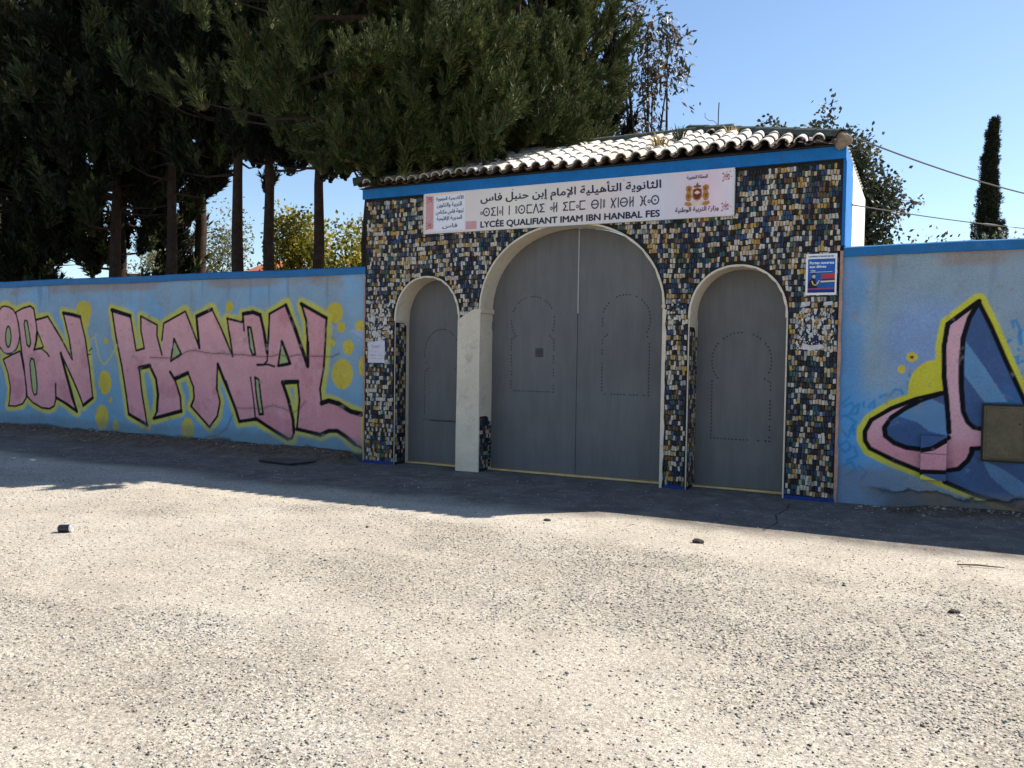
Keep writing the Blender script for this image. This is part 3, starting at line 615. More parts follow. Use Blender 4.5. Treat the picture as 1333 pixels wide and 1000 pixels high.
cb = thing('meter_cabinet', 'grey-brown metal cabinet set in the mural of the right wall', 'cabinet', (0.75, -0.01, 0.57))
m = MB().box(0.572, 0.935, -0.05, 0.1, 0.575, 1.125)
o = m.build('cabinet_body', M_cab, cb)
bv = o.modifiers.new('bevel', 'BEVEL'); bv.width = 0.012; bv.segments = 2
o = MB().box(0.592, 0.915, -0.062, -0.048, 0.595, 1.105).build('cabinet_door', M_cab, cb)
bv = o.modifiers.new('bevel', 'BEVEL'); bv.width = 0.006; bv.segments = 2
MB().tube([(0.885, -0.07, 0.95), (0.885, -0.055, 0.95)], 0.011, 8).build('lock', plain('dark_lock', (0.03, 0.03, 0.03, 1)), cb)
MB().box(0.555, 0.952, -0.006, 0.02, 0.553, 1.147).build('surround', plain('cabinet_surround', srgb(40, 38, 36)), cb)

# ------------------------------------------------------------------ gatehouse
GX0, GX1 = -7.15, -0.83
GZ = 3.74                       # underside of the blue fascia
gate = thing('gatehouse', 'arched school gateway faced in mosaic tile with blue band and barrel tile roof', 'gatehouse', (-4.0, 0.2, 0))
M_grout = worn('dark_grout', (0.028, 0.026, 0.027, 1), 0.4, 8, 0.9, 0.2, 90, 0.4)
M_plaster = worn('cream_plaster', srgb(214, 200, 178, 1.15), 0.14, 2.2, 0.85, 0.2, 60, 0.35, dirt=(0.36, 0.29, 0.24, 1))
M_blue = worn('blue_fascia_paint', srgb(10, 112, 184), 0.22, 4, 0.65, 0.3, 55, 0.3, dirt=(0.03, 0.10, 0.20, 1))
M_door = NT('grey_door_paint')
c = M_door.ramp(M_door.noise(1.1, 5, 0.6), [(0.3, (0.118, 0.115, 0.114, 1)), (0.7, (0.152, 0.149, 0.148, 1))])
c = M_door.mix(1.0, c, M_door.ramp(M_door.noise(3.5, 5, 0.7, stretch=(2.5, 2.5, 0.35)), [(0.3, (0.86, 0.86, 0.88, 1)), (0.6, (1.04, 1.04, 1.04, 1))]), 'MULTIPLY')
c = M_door.mix(M_door.ramp(M_door.noise(14, 6, 0.75), [(0.66, (0, 0, 0, 1)), (0.72, (0.5, 0.5, 0.5, 1))]), c, (0.18, 0.185, 0.19, 1))
M_door.color(c); M_door.rough(0.55, 0.35); M_door.bump(M_door.math('ADD', M_door.noise(2.6, 3, 0.5), M_door.math('MULTIPLY', M_door.noise(50, 3, 0.6), 0.06)), 0.5, 0.02)
M_door = M_door.m
M_stud = plain('dark_stud', (0.034, 0.034, 0.038, 1), 0.5)

# openings: (x0, x1, spring z, rise)
OPEN = [(-6.63, -5.60, 2.02, 0.60), (-5.285, -2.785, 2.13, 1.10), (-2.48, -1.375, 2.03, 0.60)]
def arch_pts(o, grow=0.0, n=28, foot=-0.05):
    x0, x1, zs, r = o
    cx, a = (x0 + x1) / 2, (x1 - x0) / 2 + grow
    P = [(cx + a, foot)]
    for i in range(n + 1):
        th = math.pi * i / n
        ct, st = math.cos(th), math.sin(th)
        ex = 0.94
        P.append((cx + a * math.copysign(abs(ct) ** ex, ct), zs + (r + grow) * st ** ex))
    P.append((cx - a, foot))
    return P
def in_open(x, z, grow=0.0):
    for i, (x0, x1, zs, r) in enumerate(OPEN):
        cx, a = (x0 + x1) / 2, (x1 - x0) / 2 + grow
        if abs(x - cx) < a and z < zs:
            return True
        if z >= zs and abs((x - cx) / a) ** 2.1 + ((z - zs) / (r + grow)) ** 2.1 < 1:
            return True
    return False

# front wall, one solid with three arched openings (open at the foot)
outline = [(GX0, -0.05)]
for o_ in OPEN:
    outline += list(reversed(arch_pts(o_, 0.012)))
outline += [(GX1, -0.05), (GX1, GZ + 0.12), (GX0, GZ + 0.12)]
cu = bpy.data.curves.new('front', 'CURVE'); cu.dimensions = '2D'; cu.fill_mode = 'BOTH'
s_ = cu.splines.new('POLY'); s_.points.add(len(outline) - 1)
for p_, (x, z) in zip(s_.points, outline):
    p_.co = (x, z, 0, 1)
s_.use_cyclic_u = True
cu.extrude = 0.18
tmp = bpy.data.objects.new('tmp', cu); COL.objects.link(tmp)
bpy.context.view_layer.update()
fm = bpy.data.meshes.new_from_object(tmp.evaluated_get(bpy.context.evaluated_depsgraph_get()))
bpy.data.objects.remove(tmp)
fm.transform(Matrix.Translation((0, 0.18, 0)) @ Matrix.Rotation(rad(90), 4, 'X'))
fm.name = 'front_wall'
fm.materials.clear(); fm.materials.append(M_grout)
link('front_wall', fm, gate)

# cream linings that show as a thin rim round each arch and as the deep reveals
for o_ in OPEN:
    out_, in_ = arch_pts(o_, 0.012, 36), arch_pts(o_, -0.012, 36)
    if o_ is not OPEN[1]:                                  # small arches: plain thin jambs below the springing
        out_, in_ = out_[1:-1], in_[1:-1]
        for xa, xb in ((o_[0] - 0.011, o_[0] + 0.006), (o_[1] - 0.006, o_[1] + 0.011)):
            MB().box(xa, xb, 0.004, 0.372, -0.05, o_[2] - 0.001).build('jamb', M_plaster, gate)
    m = MB(); n_ = len(out_)
    y0, y1 = -0.016, 0.375
    for y in (y0, y1):
        for k_, (x, z) in enumerate(out_):
            m.v.append((x, y, z))
        for k_, (x, z) in enumerate(in_):
            w_ = 0.004 * math.sin(k_ * 2.1 + o_[0]) if y == y0 else 0
            m.v.append((x + w_, y, z + w_))
    for i in range(n_ - 1):
        a_, b_ = i, i + 1
        for f in ((a_, b_, n_ + b_, n_ + a_), (n_ + a_, n_ + b_, 3 * n_ + b_, 3 * n_ + a_), (2 * n_ + a_, a_ + 3 * n_, b_ + 3 * n_, 2 * n_ + b_), (a_, 2 * n_ + a_, 2 * n_ + b_, b_)):
            m.f.append(f); m.mi.append(0)
    me = m.mesh('arch_lining', M_plaster)
    bm = bmesh.new(); bm.from_mesh(me); bmesh.ops.recalc_face_normals(bm, faces=bm.faces); bm.to_mesh(me); bm.free()
    link('arch_lining', me, gate)

# plastered pier between the small left arch and the big one
m = MB()
pier = [(-5.62, -0.05), (-5.265, -0.05), (-5.262, 0.6), (-5.268, 1.4), (-5.262, 2.06), (-5.262, 2.17), (-5.35, 2.175), (-5.45, 2.13), (-5.545, 2.07), (-5.61, 2.03), (-5.612, 1.2), (-5.62, 0.5)]
m.prism_y(pier, -0.035, -0.001)
o = m.build('plaster_pier', M_plaster, gate); bv = o.modifiers.new('bevel', 'BEVEL'); bv.width = 0.012; bv.segments = 2
m = MB().box(-5.30, -5.245, -0.045, 0.37, 2.115, 2.185)
o = m.build('impost', M_plaster, gate); bv = o.modifiers.new('bevel', 'BEVEL'); bv.width = 0.018; bv.segments = 2
o = MB().box(-2.805, -2.765, -0.04, 0.06, 2.15, 2.20).build('impost', M_plaster, gate); bv = o.modifiers.new('bevel', 'BEVEL'); bv.width = 0.01; bv.segments = 2
# ragged plaster edge down the right side of the big arch
m = MB()
L_ = [(-2.797, -0.05)] ; R_ = []
for i in range(24):
    z = 0.02 + i * 0.092
    R_.append((-2.758 + random.uniform(-0.012, 0.012), z))
m.prism_y(L_ + [(-2.755, -0.05)] + R_ + [(-2.797, 2.14)], -0.022, 0.0)
m.build('plaster_edge', M_plaster, gate)

# glazed mosaic facing
TC = [('navy_glaze', (0.016, 0.026, 0.065), 16), ('black_glaze', (0.014, 0.011, 0.010), 21), ('cream_glaze', (0.55, 0.48, 0.39), 17), ('ochre_glaze', (0.42, 0.26, 0.07), 12),
      ('teal_glaze', (0.03, 0.085, 0.085), 8), ('brown_glaze', (0.14, 0.07, 0.035), 11), ('blue_glaze', (0.03, 0.07, 0.16), 6), ('grey_glaze', (0.30, 0.30, 0.29), 6), ('green_glaze', (0.075, 0.10, 0.05), 4), ('buff_glaze', (0.48, 0.37, 0.25), 9)]
tmats = []
for nm, cl_, w_ in TC:
    t = NT(nm)
    t.color(t.mix(1.0, (*cl_, 1), t.ramp(t.noise(11, 4, 0.7), [(0.3, (0.62, 0.6, 0.58, 1)), (0.6, (1.15, 1.15, 1.15, 1))]), 'MULTIPLY'))
    t.rough(t.ramp(t.noise(60, 2, 0.5), [(0.3, (0.35, 0.35, 0.35, 1)), (0.7, (0.65, 0.65, 0.65, 1))]), 0.3)
    t.bump(t.noise(35, 3, 0.5), 0.25, 0.004)
    tmats.append(t.m)
weights = np.array([w_ for _, _, w_ in TC], dtype=float); weights /= weights.sum()
TW, TH, PX, PZ = 0.031, 0.056, 0.0335, 0.060
tiles = []            # (x, z, w, h, colour, tilt)
trng = np.random.default_rng(5)
row = 0
z = 0.045
while z + TH < GZ - 0.002:
    x = GX0 + 0.012 + trng.uniform(0, PX) * 0.8 + trng.uniform(-0.006, 0.006)
    prev = None
    while x + TW < GX1 - 0.004:
        w_ = TW + trng.uniform(-0.004, 0.003)
        nz_ = math.sin(x * 2.7 + 1.3 * math.sin(z * 2.1)) * math.sin(z * 3.3 + 1.7 * math.sin(x * 1.1)) + 0.6 * math.sin(x * 6.1 + z * 4.3) * math.sin(z * 7.7 - x * 3.0)
        ww = weights.copy(); ww[[2, 9]] *= max(0.35, 1.1 + 0.9 * nz_); ww[[0, 6]] *= max(0.3, 1 - 0.5 * math.sin(x * 1.9 + 2) * math.sin(z * 2.6)); ww[[3, 5]] *= max(0.4, 1 + 0.7 * math.sin(x * 4.3) * math.sin(z * 3.9 + 1)); ww /= ww.sum()
        k_ = prev if (prev is not None and trng.random() < 0.10) else int(trng.choice(len(TC), p=ww))
        prev = k_
        cx_, cz_ = x + w_ / 2, z + TH / 2
        if not (in_open(cx_, cz_, 0.03) or in_open(x, z, 0.014) or in_open(x + w_, z, 0.014) or in_open(x + w_, z + TH, 0.014) or in_open(x, z + TH, 0.014)) \
           and not (-5.635 < cx_ < -5.24 and cz_ < 2.06 + (cx_ + 5.6) * 0.35) and not (-2.80 < cx_ < -2.752 and cz_ < 2.2) \
           and not (-6.17 < x and x + w_ < -1.96 and 3.25 < z and z + TH < 3.68) and trng.random() > 0.012:
            tiles.append((x, z + 0.012 * math.sin(x * 3.1 + z * 2.0) * math.sin(z * 2.3 + 1) + trng.uniform(-0.006, 0.006), w_, TH + trng.uniform(-0.008, 0.006), k_, trng.normal() * 0.08))
        x += w_ + (PX - TW)
    z += PZ; row += 1
print('tiles', len(tiles))
def tile_geo(m, x, y, z, w, h, tilt, k, d=0.008):
    cx_, cz_ = x + w / 2, z + h / 2
    ca, sa = math.cos(tilt), math.sin(tilt)
    def q(u, v, dd):
        return (cx_ + u * ca - v * sa, y - dd, cz_ + u * sa + v * ca)
    a_, b_ = w / 2, h / 2; s = 0.0025
    dz = random.uniform(-0.0012, 0.0012); dx = random.uniform(-0.0012, 0.0012)
    front = [(-a_ + s, -b_ + s, d - dx - dz), (a_ - s, -b_ + s, d + dx - dz), (a_ - s, b_ - s, d + dx + dz), (-a_ + s, b_ - s, d - dx + dz)]
    back = [(-a_, -b_, 0), (a_, -b_, 0), (a_, b_, 0), (-a_, b_, 0)]
    m.add([q(*p) for p in back + front], [(4, 5, 6, 7), (0, 1, 5, 4), (1, 2, 6, 5), (2, 3, 7, 6), (3, 0, 4, 7)], k)
# the 300 that show largest: nearest the camera
cd = [((x + 0.0) ** 2 + 9.7 ** 2 + (z - 1.55) ** 2, i) for i, (x, z, *_r0) in enumerate(tiles)]
near = set(i for _, i in sorted(cd)[:300])
shared = []
for k_ in range(len(TC)):
    m = MB(); tile_geo(m, -TW / 2, 0, -TH / 2, TW, TH, 0, 0); shared.append(m.mesh('mosaic_tile', tmats[k_]))
m = MB()
for i, (x, z, w_, h_, k_, tl) in enumerate(tiles):
    if i in near:
        o = link('mosaic_tile', shared[k_], gate)
        o.location = (x + w_ / 2, 0, z + h_ / 2)
        o.rotation_euler = (0, -tl, 0)
        o.scale = (w_ / TW, 1, h_ / TH)
    else:
        tile_geo(m, x, 0, z, w_, h_, tl, k_)
m.build('mosaic_facing', tmats, gate, kind='stuff')

# mosaic on the lower part of three reveals (they face right, +x)
m = MB()
for x0, ztop in ((-6.63, 2.0), (-5.285, 0.74), (-2.48, 1.93)):
    z = 0.04
    while z < ztop - 0.05:
        y = 0.0 + random.uniform(0, 0.01)
        lim = 0.33 if z < ztop - 0.12 else 0.2
        while y + 0.04 < (0.25 if x0 < -6 else 0.36) and y < lim:
            k_ = int(trng.choice(len(TC), p=weights))
            if k_ == 2 and random.random() < 0.5: k_ = 0
            X_ = x0 + 0.013
            m.add([(X_, y, z), (X_, y + 0.035, z), (X_, y + 0.035, z + 0.052), (X_, y, z + 0.052),
                   (X_ + 0.008, y + 0.002, z + 0.002), (X_ + 0.008, y + 0.033, z + 0.002), (X_ + 0.008, y + 0.033, z + 0.05), (X_ + 0.008, y + 0.002, z + 0.05)],
                  [(4, 5, 6, 7), (0, 1, 5, 4), (1, 2, 6, 5), (2, 3, 7, 6), (3, 0, 4, 7)], k_)
            y += 0.039
        z += 0.0575
    m.add([(x0 + 0.0125, -0.012, -0.02), (x0 + 0.0125, 0.26, -0.02), (x0 + 0.0125, 0.26, ztop - 0.05), (x0 + 0.0125, 0.2, ztop), (x0 + 0.0125, -0.012, ztop), ], [(0, 1, 2, 3, 4)], len(TC))
m.build('reveal_mosaic', tmats + [M_grout], gate, kind='stuff')

# blue painted foot of the piers, thin edge strips
M_bluef = worn('blue_foot_paint', srgb(30, 62, 130), 0.3, 6, 0.7, 0.3)
for x0, x1 in ((GX0, -6.64), (-2.75, -2.49), (-1.36, GX1)):
    MB().box(x0, x1, -0.022, 0.0, -0.05, 0.04).build('foot_band', M_bluef, gate)
M_edge = worn('pink_mortar', srgb(188, 150, 134), 0.25, 5, 0.9, 0.2, 40, 0.5, dirt=(0.25, 0.14, 0.09, 1))
for (x0, x1) in ((GX0 - 0.012, GX0 + 0.012), (GX1 - 0.006, GX1 + 0.028)):
    m = MB(); zz = [0.0 + i * 0.11 for i in range(25 if x0 < -3 else 26)]
    poly = [(x0, 0.0)] + [(x1 + random.uniform(-0.01, 0.004), q) for q in zz] + [(x0, zz[-1])]
    m.prism_y(poly, -0.014, 0.032)
    m.build('mortar_edge', M_edge, gate)

# side and back walls of the passage
M_white = worn('white_limewash', (0.72, 0.71, 0.68, 1), 0.12, 2)
DEP = 3.2
MB().box(GX1 - 0.3, GX1 - 0.001, 0.361, 0.9, -0.05, GZ + 0.12).build('side_wall', M_blue, gate)
MB().box(GX1 - 0.3, GX1 + 0.03, 0.9, DEP, -0.05, GZ + 0.12).build('side_wall', M_white, gate)
MB().box(GX0, GX0 + 0.3, 0.361, DEP, -0.05, GZ + 0.12).build('side_wall', M_white, gate)
MB().box(GX0, -5.285, DEP - 0.3, DEP, -0.05, GZ + 0.12).box(-2.785, GX1 - 0.3, DEP - 0.3, DEP, -0.05, GZ + 0.12).build('back_pier', M_white, gate)
# blue band: front, and down the right-hand corner
o = MB().box(GX0 - 0.03, GX1 + 0.03, -0.045, 0.0, GZ, GZ + 0.135).box(GX1, GX1 + 0.03, 0.0, 0.9, GZ - 0.02, GZ + 0.135).build('fascia', M_blue, gate)
o = MB().box(GX1 - 0.001, GX1 + 0.035, 0.003, 0.89, 2.81, GZ - 0.02).build('corner_strip', M_blue, gate)
# dark joint under the fascia
MB().box(GX0 + 0.01, GX1 - 0.005, -0.014, 0.0, GZ - 0.012, GZ - 0.001).build('shadow_joint', M_grout, gate)

# doors
def leaf(name, poly, y, parent=gate, thick=0.04, lab=None):
    m = MB().prism_y(poly, y, y + thick)
    o = m.build(name, M_door, parent)
    return o
def studs(parent, pts, y, r=0.0115):
    m = MB()
    for x, z in pts:
        m.add([(x - r, y, z), (x, y, z - r), (x + r, y, z), (x, y, z + r), (x, y - r * 0.8, z)], [(0, 1, 4), (1, 2, 4), (2, 3, 4), (3, 0, 4)])
    m.build('stud_pattern', M_stud, parent, kind='stuff')
def keyhole(cx, w, zb, zn, zt, step=0.043, skip=0.12, base=True):
    """studded outline of a horseshoe arch: straight sides, pinched neck, round head"""
    P = []
    hw = w / 2
    z = zb
    while z < zn:
        P += [(cx - hw, z), (cx + hw, z)]; z += step
    P += [(cx - hw + 0.03, zn + 0.01), (cx + hw - 0.03, zn + 0.01)]
    r = (zt - zn) / 1.72
    cz = zt - r
    rx = hw * 1.02
    th0 = rad(-38)
    n_ = int((math.pi - 2 * th0) * r / step)
    for i in range(n_ + 1):
        th = th0 + (math.pi - 2 * th0) * i / n_
        P.append((cx + rx * math.cos(th), cz + r * math.sin(th)))
    if base:
        x = cx - hw + step
        while x < cx + hw - step * 0.5:
            P.append((x, zb)); x += step
    return [p for p in P if random.random() > skip]
DY = 0.335
x0, x1, zs, r_ = OPEN[1]
ap = [(x, max(z, 0.03)) for x, z in arch_pts(OPEN[1], -0.018, 40)]
seam = (x0 + x1) / 2 + 0.01
for side in (0, 1):
    if side == 0:
        P = [p for p in ap if p[0] < seam - 0.006]
        poly = [(seam - 0.006, 0.03), (seam - 0.006, zs + r_ - 0.02)] + P
    else:
        P = [p for p in ap if p[0] > seam + 0.006]
        poly = P + [(seam + 0.006, zs + r_ - 0.02), (seam + 0.006, 0.03)]
    poly = poly[::-1] if sum((b[0] - a[0]) * (b[1] + a[1]) for a, b in zip(poly, poly[1:] + poly[:1])) > 0 else poly
    lf = leaf('gate_leaf', poly, DY)
    k = (9.7 + DY) / 9.7
    if side == 0:
        studs(lf, keyhole(-4.51 * k, 0.60 * k, 1.10 * k - 0.05, 1.78 * k - 0.05, 2.32 * k - 0.05), DY)
        g = MB()
        for i in range(7):
            for j in range(7):
                a_, b_ = -4.412 * k - 0.055 + i * 0.0165, 1.605 * k - 0.11 + j * 0.0165
                g.box(a_, a_ + 0.012, DY - 0.006, DY, b_, b_ + 0.012)
        g.build('peep_grille', M_stud, lf)
    else:
        studs(lf, keyhole(-3.256 * k, 0.60 * k, 1.10 * k - 0.05, 1.80 * k - 0.05, 2.32 * k - 0.05, skip=0.2), DY)
    if side == 1:
        MB().box(seam - 0.004, seam + 0.012, DY - 0.008, DY - 0.001, 2.12, 3.19).build('astragal', plain('bare_steel', (0.42, 0.40, 0.37, 1), 0.6), lf)  # pale strip painted as daylight showing through the upper seam
    zz = 0.35
    for zz in (0.4, 1.9):
        hx = x0 + 0.03 if side == 0 else x1 - 0.03
        MB().tube([(hx, DY - 0.012, zz), (hx, DY - 0.012, zz + 0.12)], 0.012, 8).build('hinge', M_door, lf)
for o_, kh, lbl in ((OPEN[0], (-5.865, 0.54, 0.66, 1.33, 1.90), None), (OPEN[2], (-1.865, 0.66, 0.63, 1.30, 1.86), None)):
    ap = [(x, max(z, 0.03)) for x, z in arch_pts(o_, -0.016, 36)]
    poly = ap
    poly = poly[::-1] if sum((b[0] - a[0]) * (b[1] + a[1]) for a, b in zip(poly, poly[1:] + poly[:1])) > 0 else poly
    dr = leaf('door', poly, DY)
    k = (9.7 + DY) / 9.7
    studs(dr, keyhole(kh[0] * k, kh[1] * k, kh[2] * k - 0.05, kh[3] * k - 0.05, kh[4] * k - 0.05), DY)
    hx = o_[1] - 0.03
    for zz in (0.4, 1.8):
        MB().tube([(hx, DY - 0.012, zz), (hx, DY - 0.012, zz + 0.12)], 0.012, 8).build('hinge', M_door, dr)
    if o_ is OPEN[0]:
        MB().box(-6.25, -5.62, DY - 0.004, DY - 0.0005, 0.635 - 0.02, 0.635).build('crease', M_stud, dr)
for o_ in OPEN:
    MB().box(o_[0] + 0.014, o_[1] - 0.014, 0.29, 0.40, -0.05, 0.022).build('threshold', worn('ochre_threshold', srgb(225, 190, 130), 0.2, 6) if o_ is OPEN[0] else bpy.data.materials['ochre_threshold'], gate)  # bright cream sill stands in for sunlit ground under the doors

# ---------------- hipped barrel-tile roof
RUN = 1.62; EZ = 3.90; SL = rad(21.5)
OV = 0.12                                   # overhang
YR = RUN                                    # ridge line at y = YR
EY = -OV; XL, XR = GX0 - OV, GX1 + 0.01
RZ = EZ + (YR - EY) * math.tan(SL)
HX = 1.95
M_tile = NT('pale_roof_tile')
oi = M_tile.n('ShaderNodeObjectInfo')
c = M_tile.ramp(oi.outputs['Random'], [(0.0, (0.52, 0.46, 0.38, 1)), (0.35, (0.62, 0.58, 0.51, 1)), (0.7, (0.70, 0.67, 0.61, 1)), (1.0, (0.50, 0.42, 0.34, 1))])
c = M_tile.mix(M_tile.ramp(M_tile.noise(7, 6, 0.75), [(0.5, (0, 0, 0, 1)), (0.72, (0.75, 0.75, 0.75, 1))]), c, (0.16, 0.13, 0.10, 1))
M_tile.color(c); M_tile.rough(0.8, 0.25); M_tile.bump(M_tile.noise(45, 4, 0.6), 0.4, 0.004); M_tile = M_tile.m
M_pan = worn('clay_pan_tile', (0.09, 0.06, 0.045, 1), 0.35, 6, 0.9, 0.2, 40, 0.4, dirt=(0.05, 0.04, 0.03, 1))
M_deck = worn('roof_deck', (0.10, 0.08, 0.065, 1), 0.3, 4)
dk = MB()
e = [(XL + 0.04, EY + 0.04, EZ - 0.015), (XR - 0.04, EY + 0.04, EZ - 0.015), (XR - 0.04, 2 * YR - EY, EZ - 0.015), (XL + 0.04, 2 * YR - EY, EZ - 0.015), (XL + HX, YR, RZ - 0.03), (XR - HX, YR, RZ - 0.03)]
dk.add(e, [(0, 1, 5, 4), (1, 2, 5), (2, 3, 4, 5), (3, 0, 4), (3, 2, 1, 0)])
dk.build('roof_deck', M_deck, gate)

TR, TL = 0.071, 0.36
def barrel(r0, r1, L, up=True, n=8, th=0.012):
    """half-round tile along +y, tapering; up = cover tile"""
    m = MB(); s = 1 if up else -1
    ring = []
    for (y, r) in ((0, r0), (L, r1)):
        for rr in (r, r - th):
            for k in range(n + 1):
                a_ = math.pi * k / n
                ring.append((rr * math.cos(a_), y, s * rr * math.sin(a_) * 0.92 + (0 if up else r * 0.95)))
    N1 = n + 1
    m.v = ring
    for k in range(n):
        for f in ((k, k + 1, 2 * N1 + k + 1, 2 * N1 + k), (N1 + k + 1, N1 + k, 3 * N1 + k, 3 * N1 + k + 1), (k + 1, k, N1 + k, N1 + k + 1), (2 * N1 + k, 2 * N1 + k + 1, 3 * N1 + k + 1, 3 * N1 + k)):
            m.f.append(f if up else f[::-1]); m.mi.append(0)
    for f in ((0, N1, 3 * N1, 2 * N1), (n, 2 * N1 + n, 3 * N1 + n, N1 + n)):
        m.f.append(f); m.mi.append(0)
    me = m.mesh('roof_tile', M_tile)
    bm = bmesh.new(); bm.from_mesh(me); bmesh.ops.recalc_face_normals(bm, faces=bm.faces); bm.to_mesh(me); bm.free()
    for p in me.polygons: p.use_smooth = False
    return me
cover = barrel(TR, TR * 0.86, TL)
pan = barrel(TR * 0.80, TR * 0.9, TL, False); pan.materials.clear(); pan.materials.append(M_pan)
PITCH = 0.186
ncol = int((XR - XL) / PITCH)
slope_len = (YR - EY) / math.cos(SL)
EXPO = 0.30
nrow = int(slope_len / EXPO)
cnt = 0
for ccol in range(ncol + 1):
    for rrow in range(nrow):
        for kind in (0, 1):
            x = XL + 0.05 + ccol * PITCH + (PITCH / 2 if kind else 0)
            s0 = rrow * EXPO
            ymid = EY + (s0 + 0.15) * math.cos(SL)
            edge = min(x - XL, XR - x)
            if edge < (ymid - EY) * HX / (YR - EY) - 0.02 or x > XR - 0.03:
                continue
            if kind == 0 and random.random() < 0.012:
                continue
            jj = random.uniform(-0.012, 0.012)
            o = link('roof_tile' if kind == 0 else 'pan_tile', cover if kind == 0 else pan, gate)
            off = (0.052 if kind == 0 else 0.0) + rrow * 0.0
            sag = 0.012 * math.sin(x * 2.1) + 0.008 * math.sin(x * 5.3)
            y = EY - 0.03 + s0 * math.cos(SL) + jj
            zc = EZ + sag + (y - EY) * math.tan(SL) + off
            o.location = (x + random.uniform(-0.008, 0.008), y, zc)
            o.rotation_euler = (SL - 0.035 if kind == 0 else SL - 0.035, random.uniform(-0.05, 0.05), random.uniform(-0.035, 0.035))
            cnt += 1
print('roof tiles', cnt)
# right hip slope and ridge / hip caps
m_r = MB()
hipn = int((2 * YR - 2 * EY) / PITCH)
side = []
for i in range(hipn):
    y = EY + 0.1 + i * PITCH
    for rrow in range(nrow):
        s0 = rrow * EXPO
        d = (s0 + 0.15) * math.cos(SL)
        if min(y - EY, (2 * YR - EY) - y) < d + 0.1:
            continue
        for sx, base in ((1, XR), (-1, XL)):
            M = Matrix.Translation((base - sx * (s0 * math.cos(SL) + 0.02), y + random.uniform(-0.006, 0.006), EZ + (s0 * math.cos(SL)) * math.tan(SL) + 0.03)) @ Matrix.Rotation(rad(90) if sx > 0 else rad(-90), 4, 'Z') @ Matrix.Rotation(SL - 0.035, 4, 'X')
            side.append(M)
for M in side:
    o_ = len(m_r.v)
    m_r.v += [tuple(M @ v.co) for v in cover.vertices]
    for p in cover.polygons:
        m_r.f.append(tuple(v + o_ for v in p.vertices)); m_r.mi.append(0)
m_r.build('hip_slope_tiles', M_tile, gate, kind='stuff')
M_cap = worn('mossy_ridge_tile', (0.085, 0.10, 0.085, 1), 0.35, 6, 0.9, 0.2, 40, 0.5, dirt=(0.25, 0.2, 0.15, 1))  # green cap tiles, the shadow along the hip put into their dark colour
cap = barrel(0.105, 0.095, 0.42); cap = cap.copy(); cap.materials.clear(); cap.materials.append(M_cap)
def caps(p0, p1):
    p0, p1 = Vector(p0), Vector(p1)
    d = p1 - p0; n_ = int(d.length / 0.34)
    q = d.to_track_quat('Y', 'Z')
    for i in range(n_ + 1):
        o = link('ridge_tile', cap, gate)
        o.location = p0 + d * (i / (n_ + 0.3))
        o.rotation_mode = 'QUATERNION'
        o.rotation_quaternion = q @ Matrix.Rotation(random.uniform(-0.06, 0.06), 3, 'Y').to_quaternion()
caps((XL + HX, YR, RZ + 0.03), (XR - HX + 0.1, YR, RZ + 0.03))
caps((XR - 0.02, EY + 0.0, EZ + 0.04), (XR - HX, YR, RZ + 0.05))
caps((XL, EY, EZ + 0.04), (XL + HX, YR, RZ + 0.05))
# lump of mortar at the roof corner
bm = bmesh.new()
bmesh.ops.create_icosphere(bm, subdivisions=4, radius=0.085)
for v in bm.verts:
    n_ = 1 + 0.2 * math.sin(v.co.x * 40 + 1) * math.sin(v.co.y * 33 + v.co.z * 20) + 0.14 * math.sin(v.co.z * 51 + v.co.x * 30) + 0.07 * math.sin(v.co.y * 110) * math.sin(v.co.z * 97)
    v.co = Vector((v.co.x * 0.9, v.co.y * 1.0, v.co.z * 1.1)) * n_
me = bpy.data.meshes.new('mortar_lump'); bm.to_mesh(me); bm.free()
me.materials.append(worn('lump_mortar', (0.34, 0.25, 0.18, 1), 0.4, 12, 0.95, 0.1, 60, 0.9))
o = link('mortar_lump', me, gate); o.location = (XR - 0.01, EY + 0.05, EZ + 0.03)

# antenna mast behind the ridge
an = thing('antenna', 'thin bent aerial rod sticking up behind the tiled ridge', 'antenna', (-2.88, 2.2, 4.0))
M_iron = plain('rusty_iron', (0.05, 0.04, 0.035, 1), 0.7)
MB().tube([(-2.69, 2.2, 3.9), (-2.69, 2.2, 5.04), (-2.685, 2.2, 5.18)], 0.008, 6).build('mast', M_iron, an)
MB().tube([(-2.69, 2.2, 4.86), (-2.75, 2.2, 4.93), (-2.83, 2.2, 4.95), (-2.88, 2.2, 5.0), (-2.88, 2.2, 5.06)], 0.004, 5).build('bent_wire', M_iron, an)

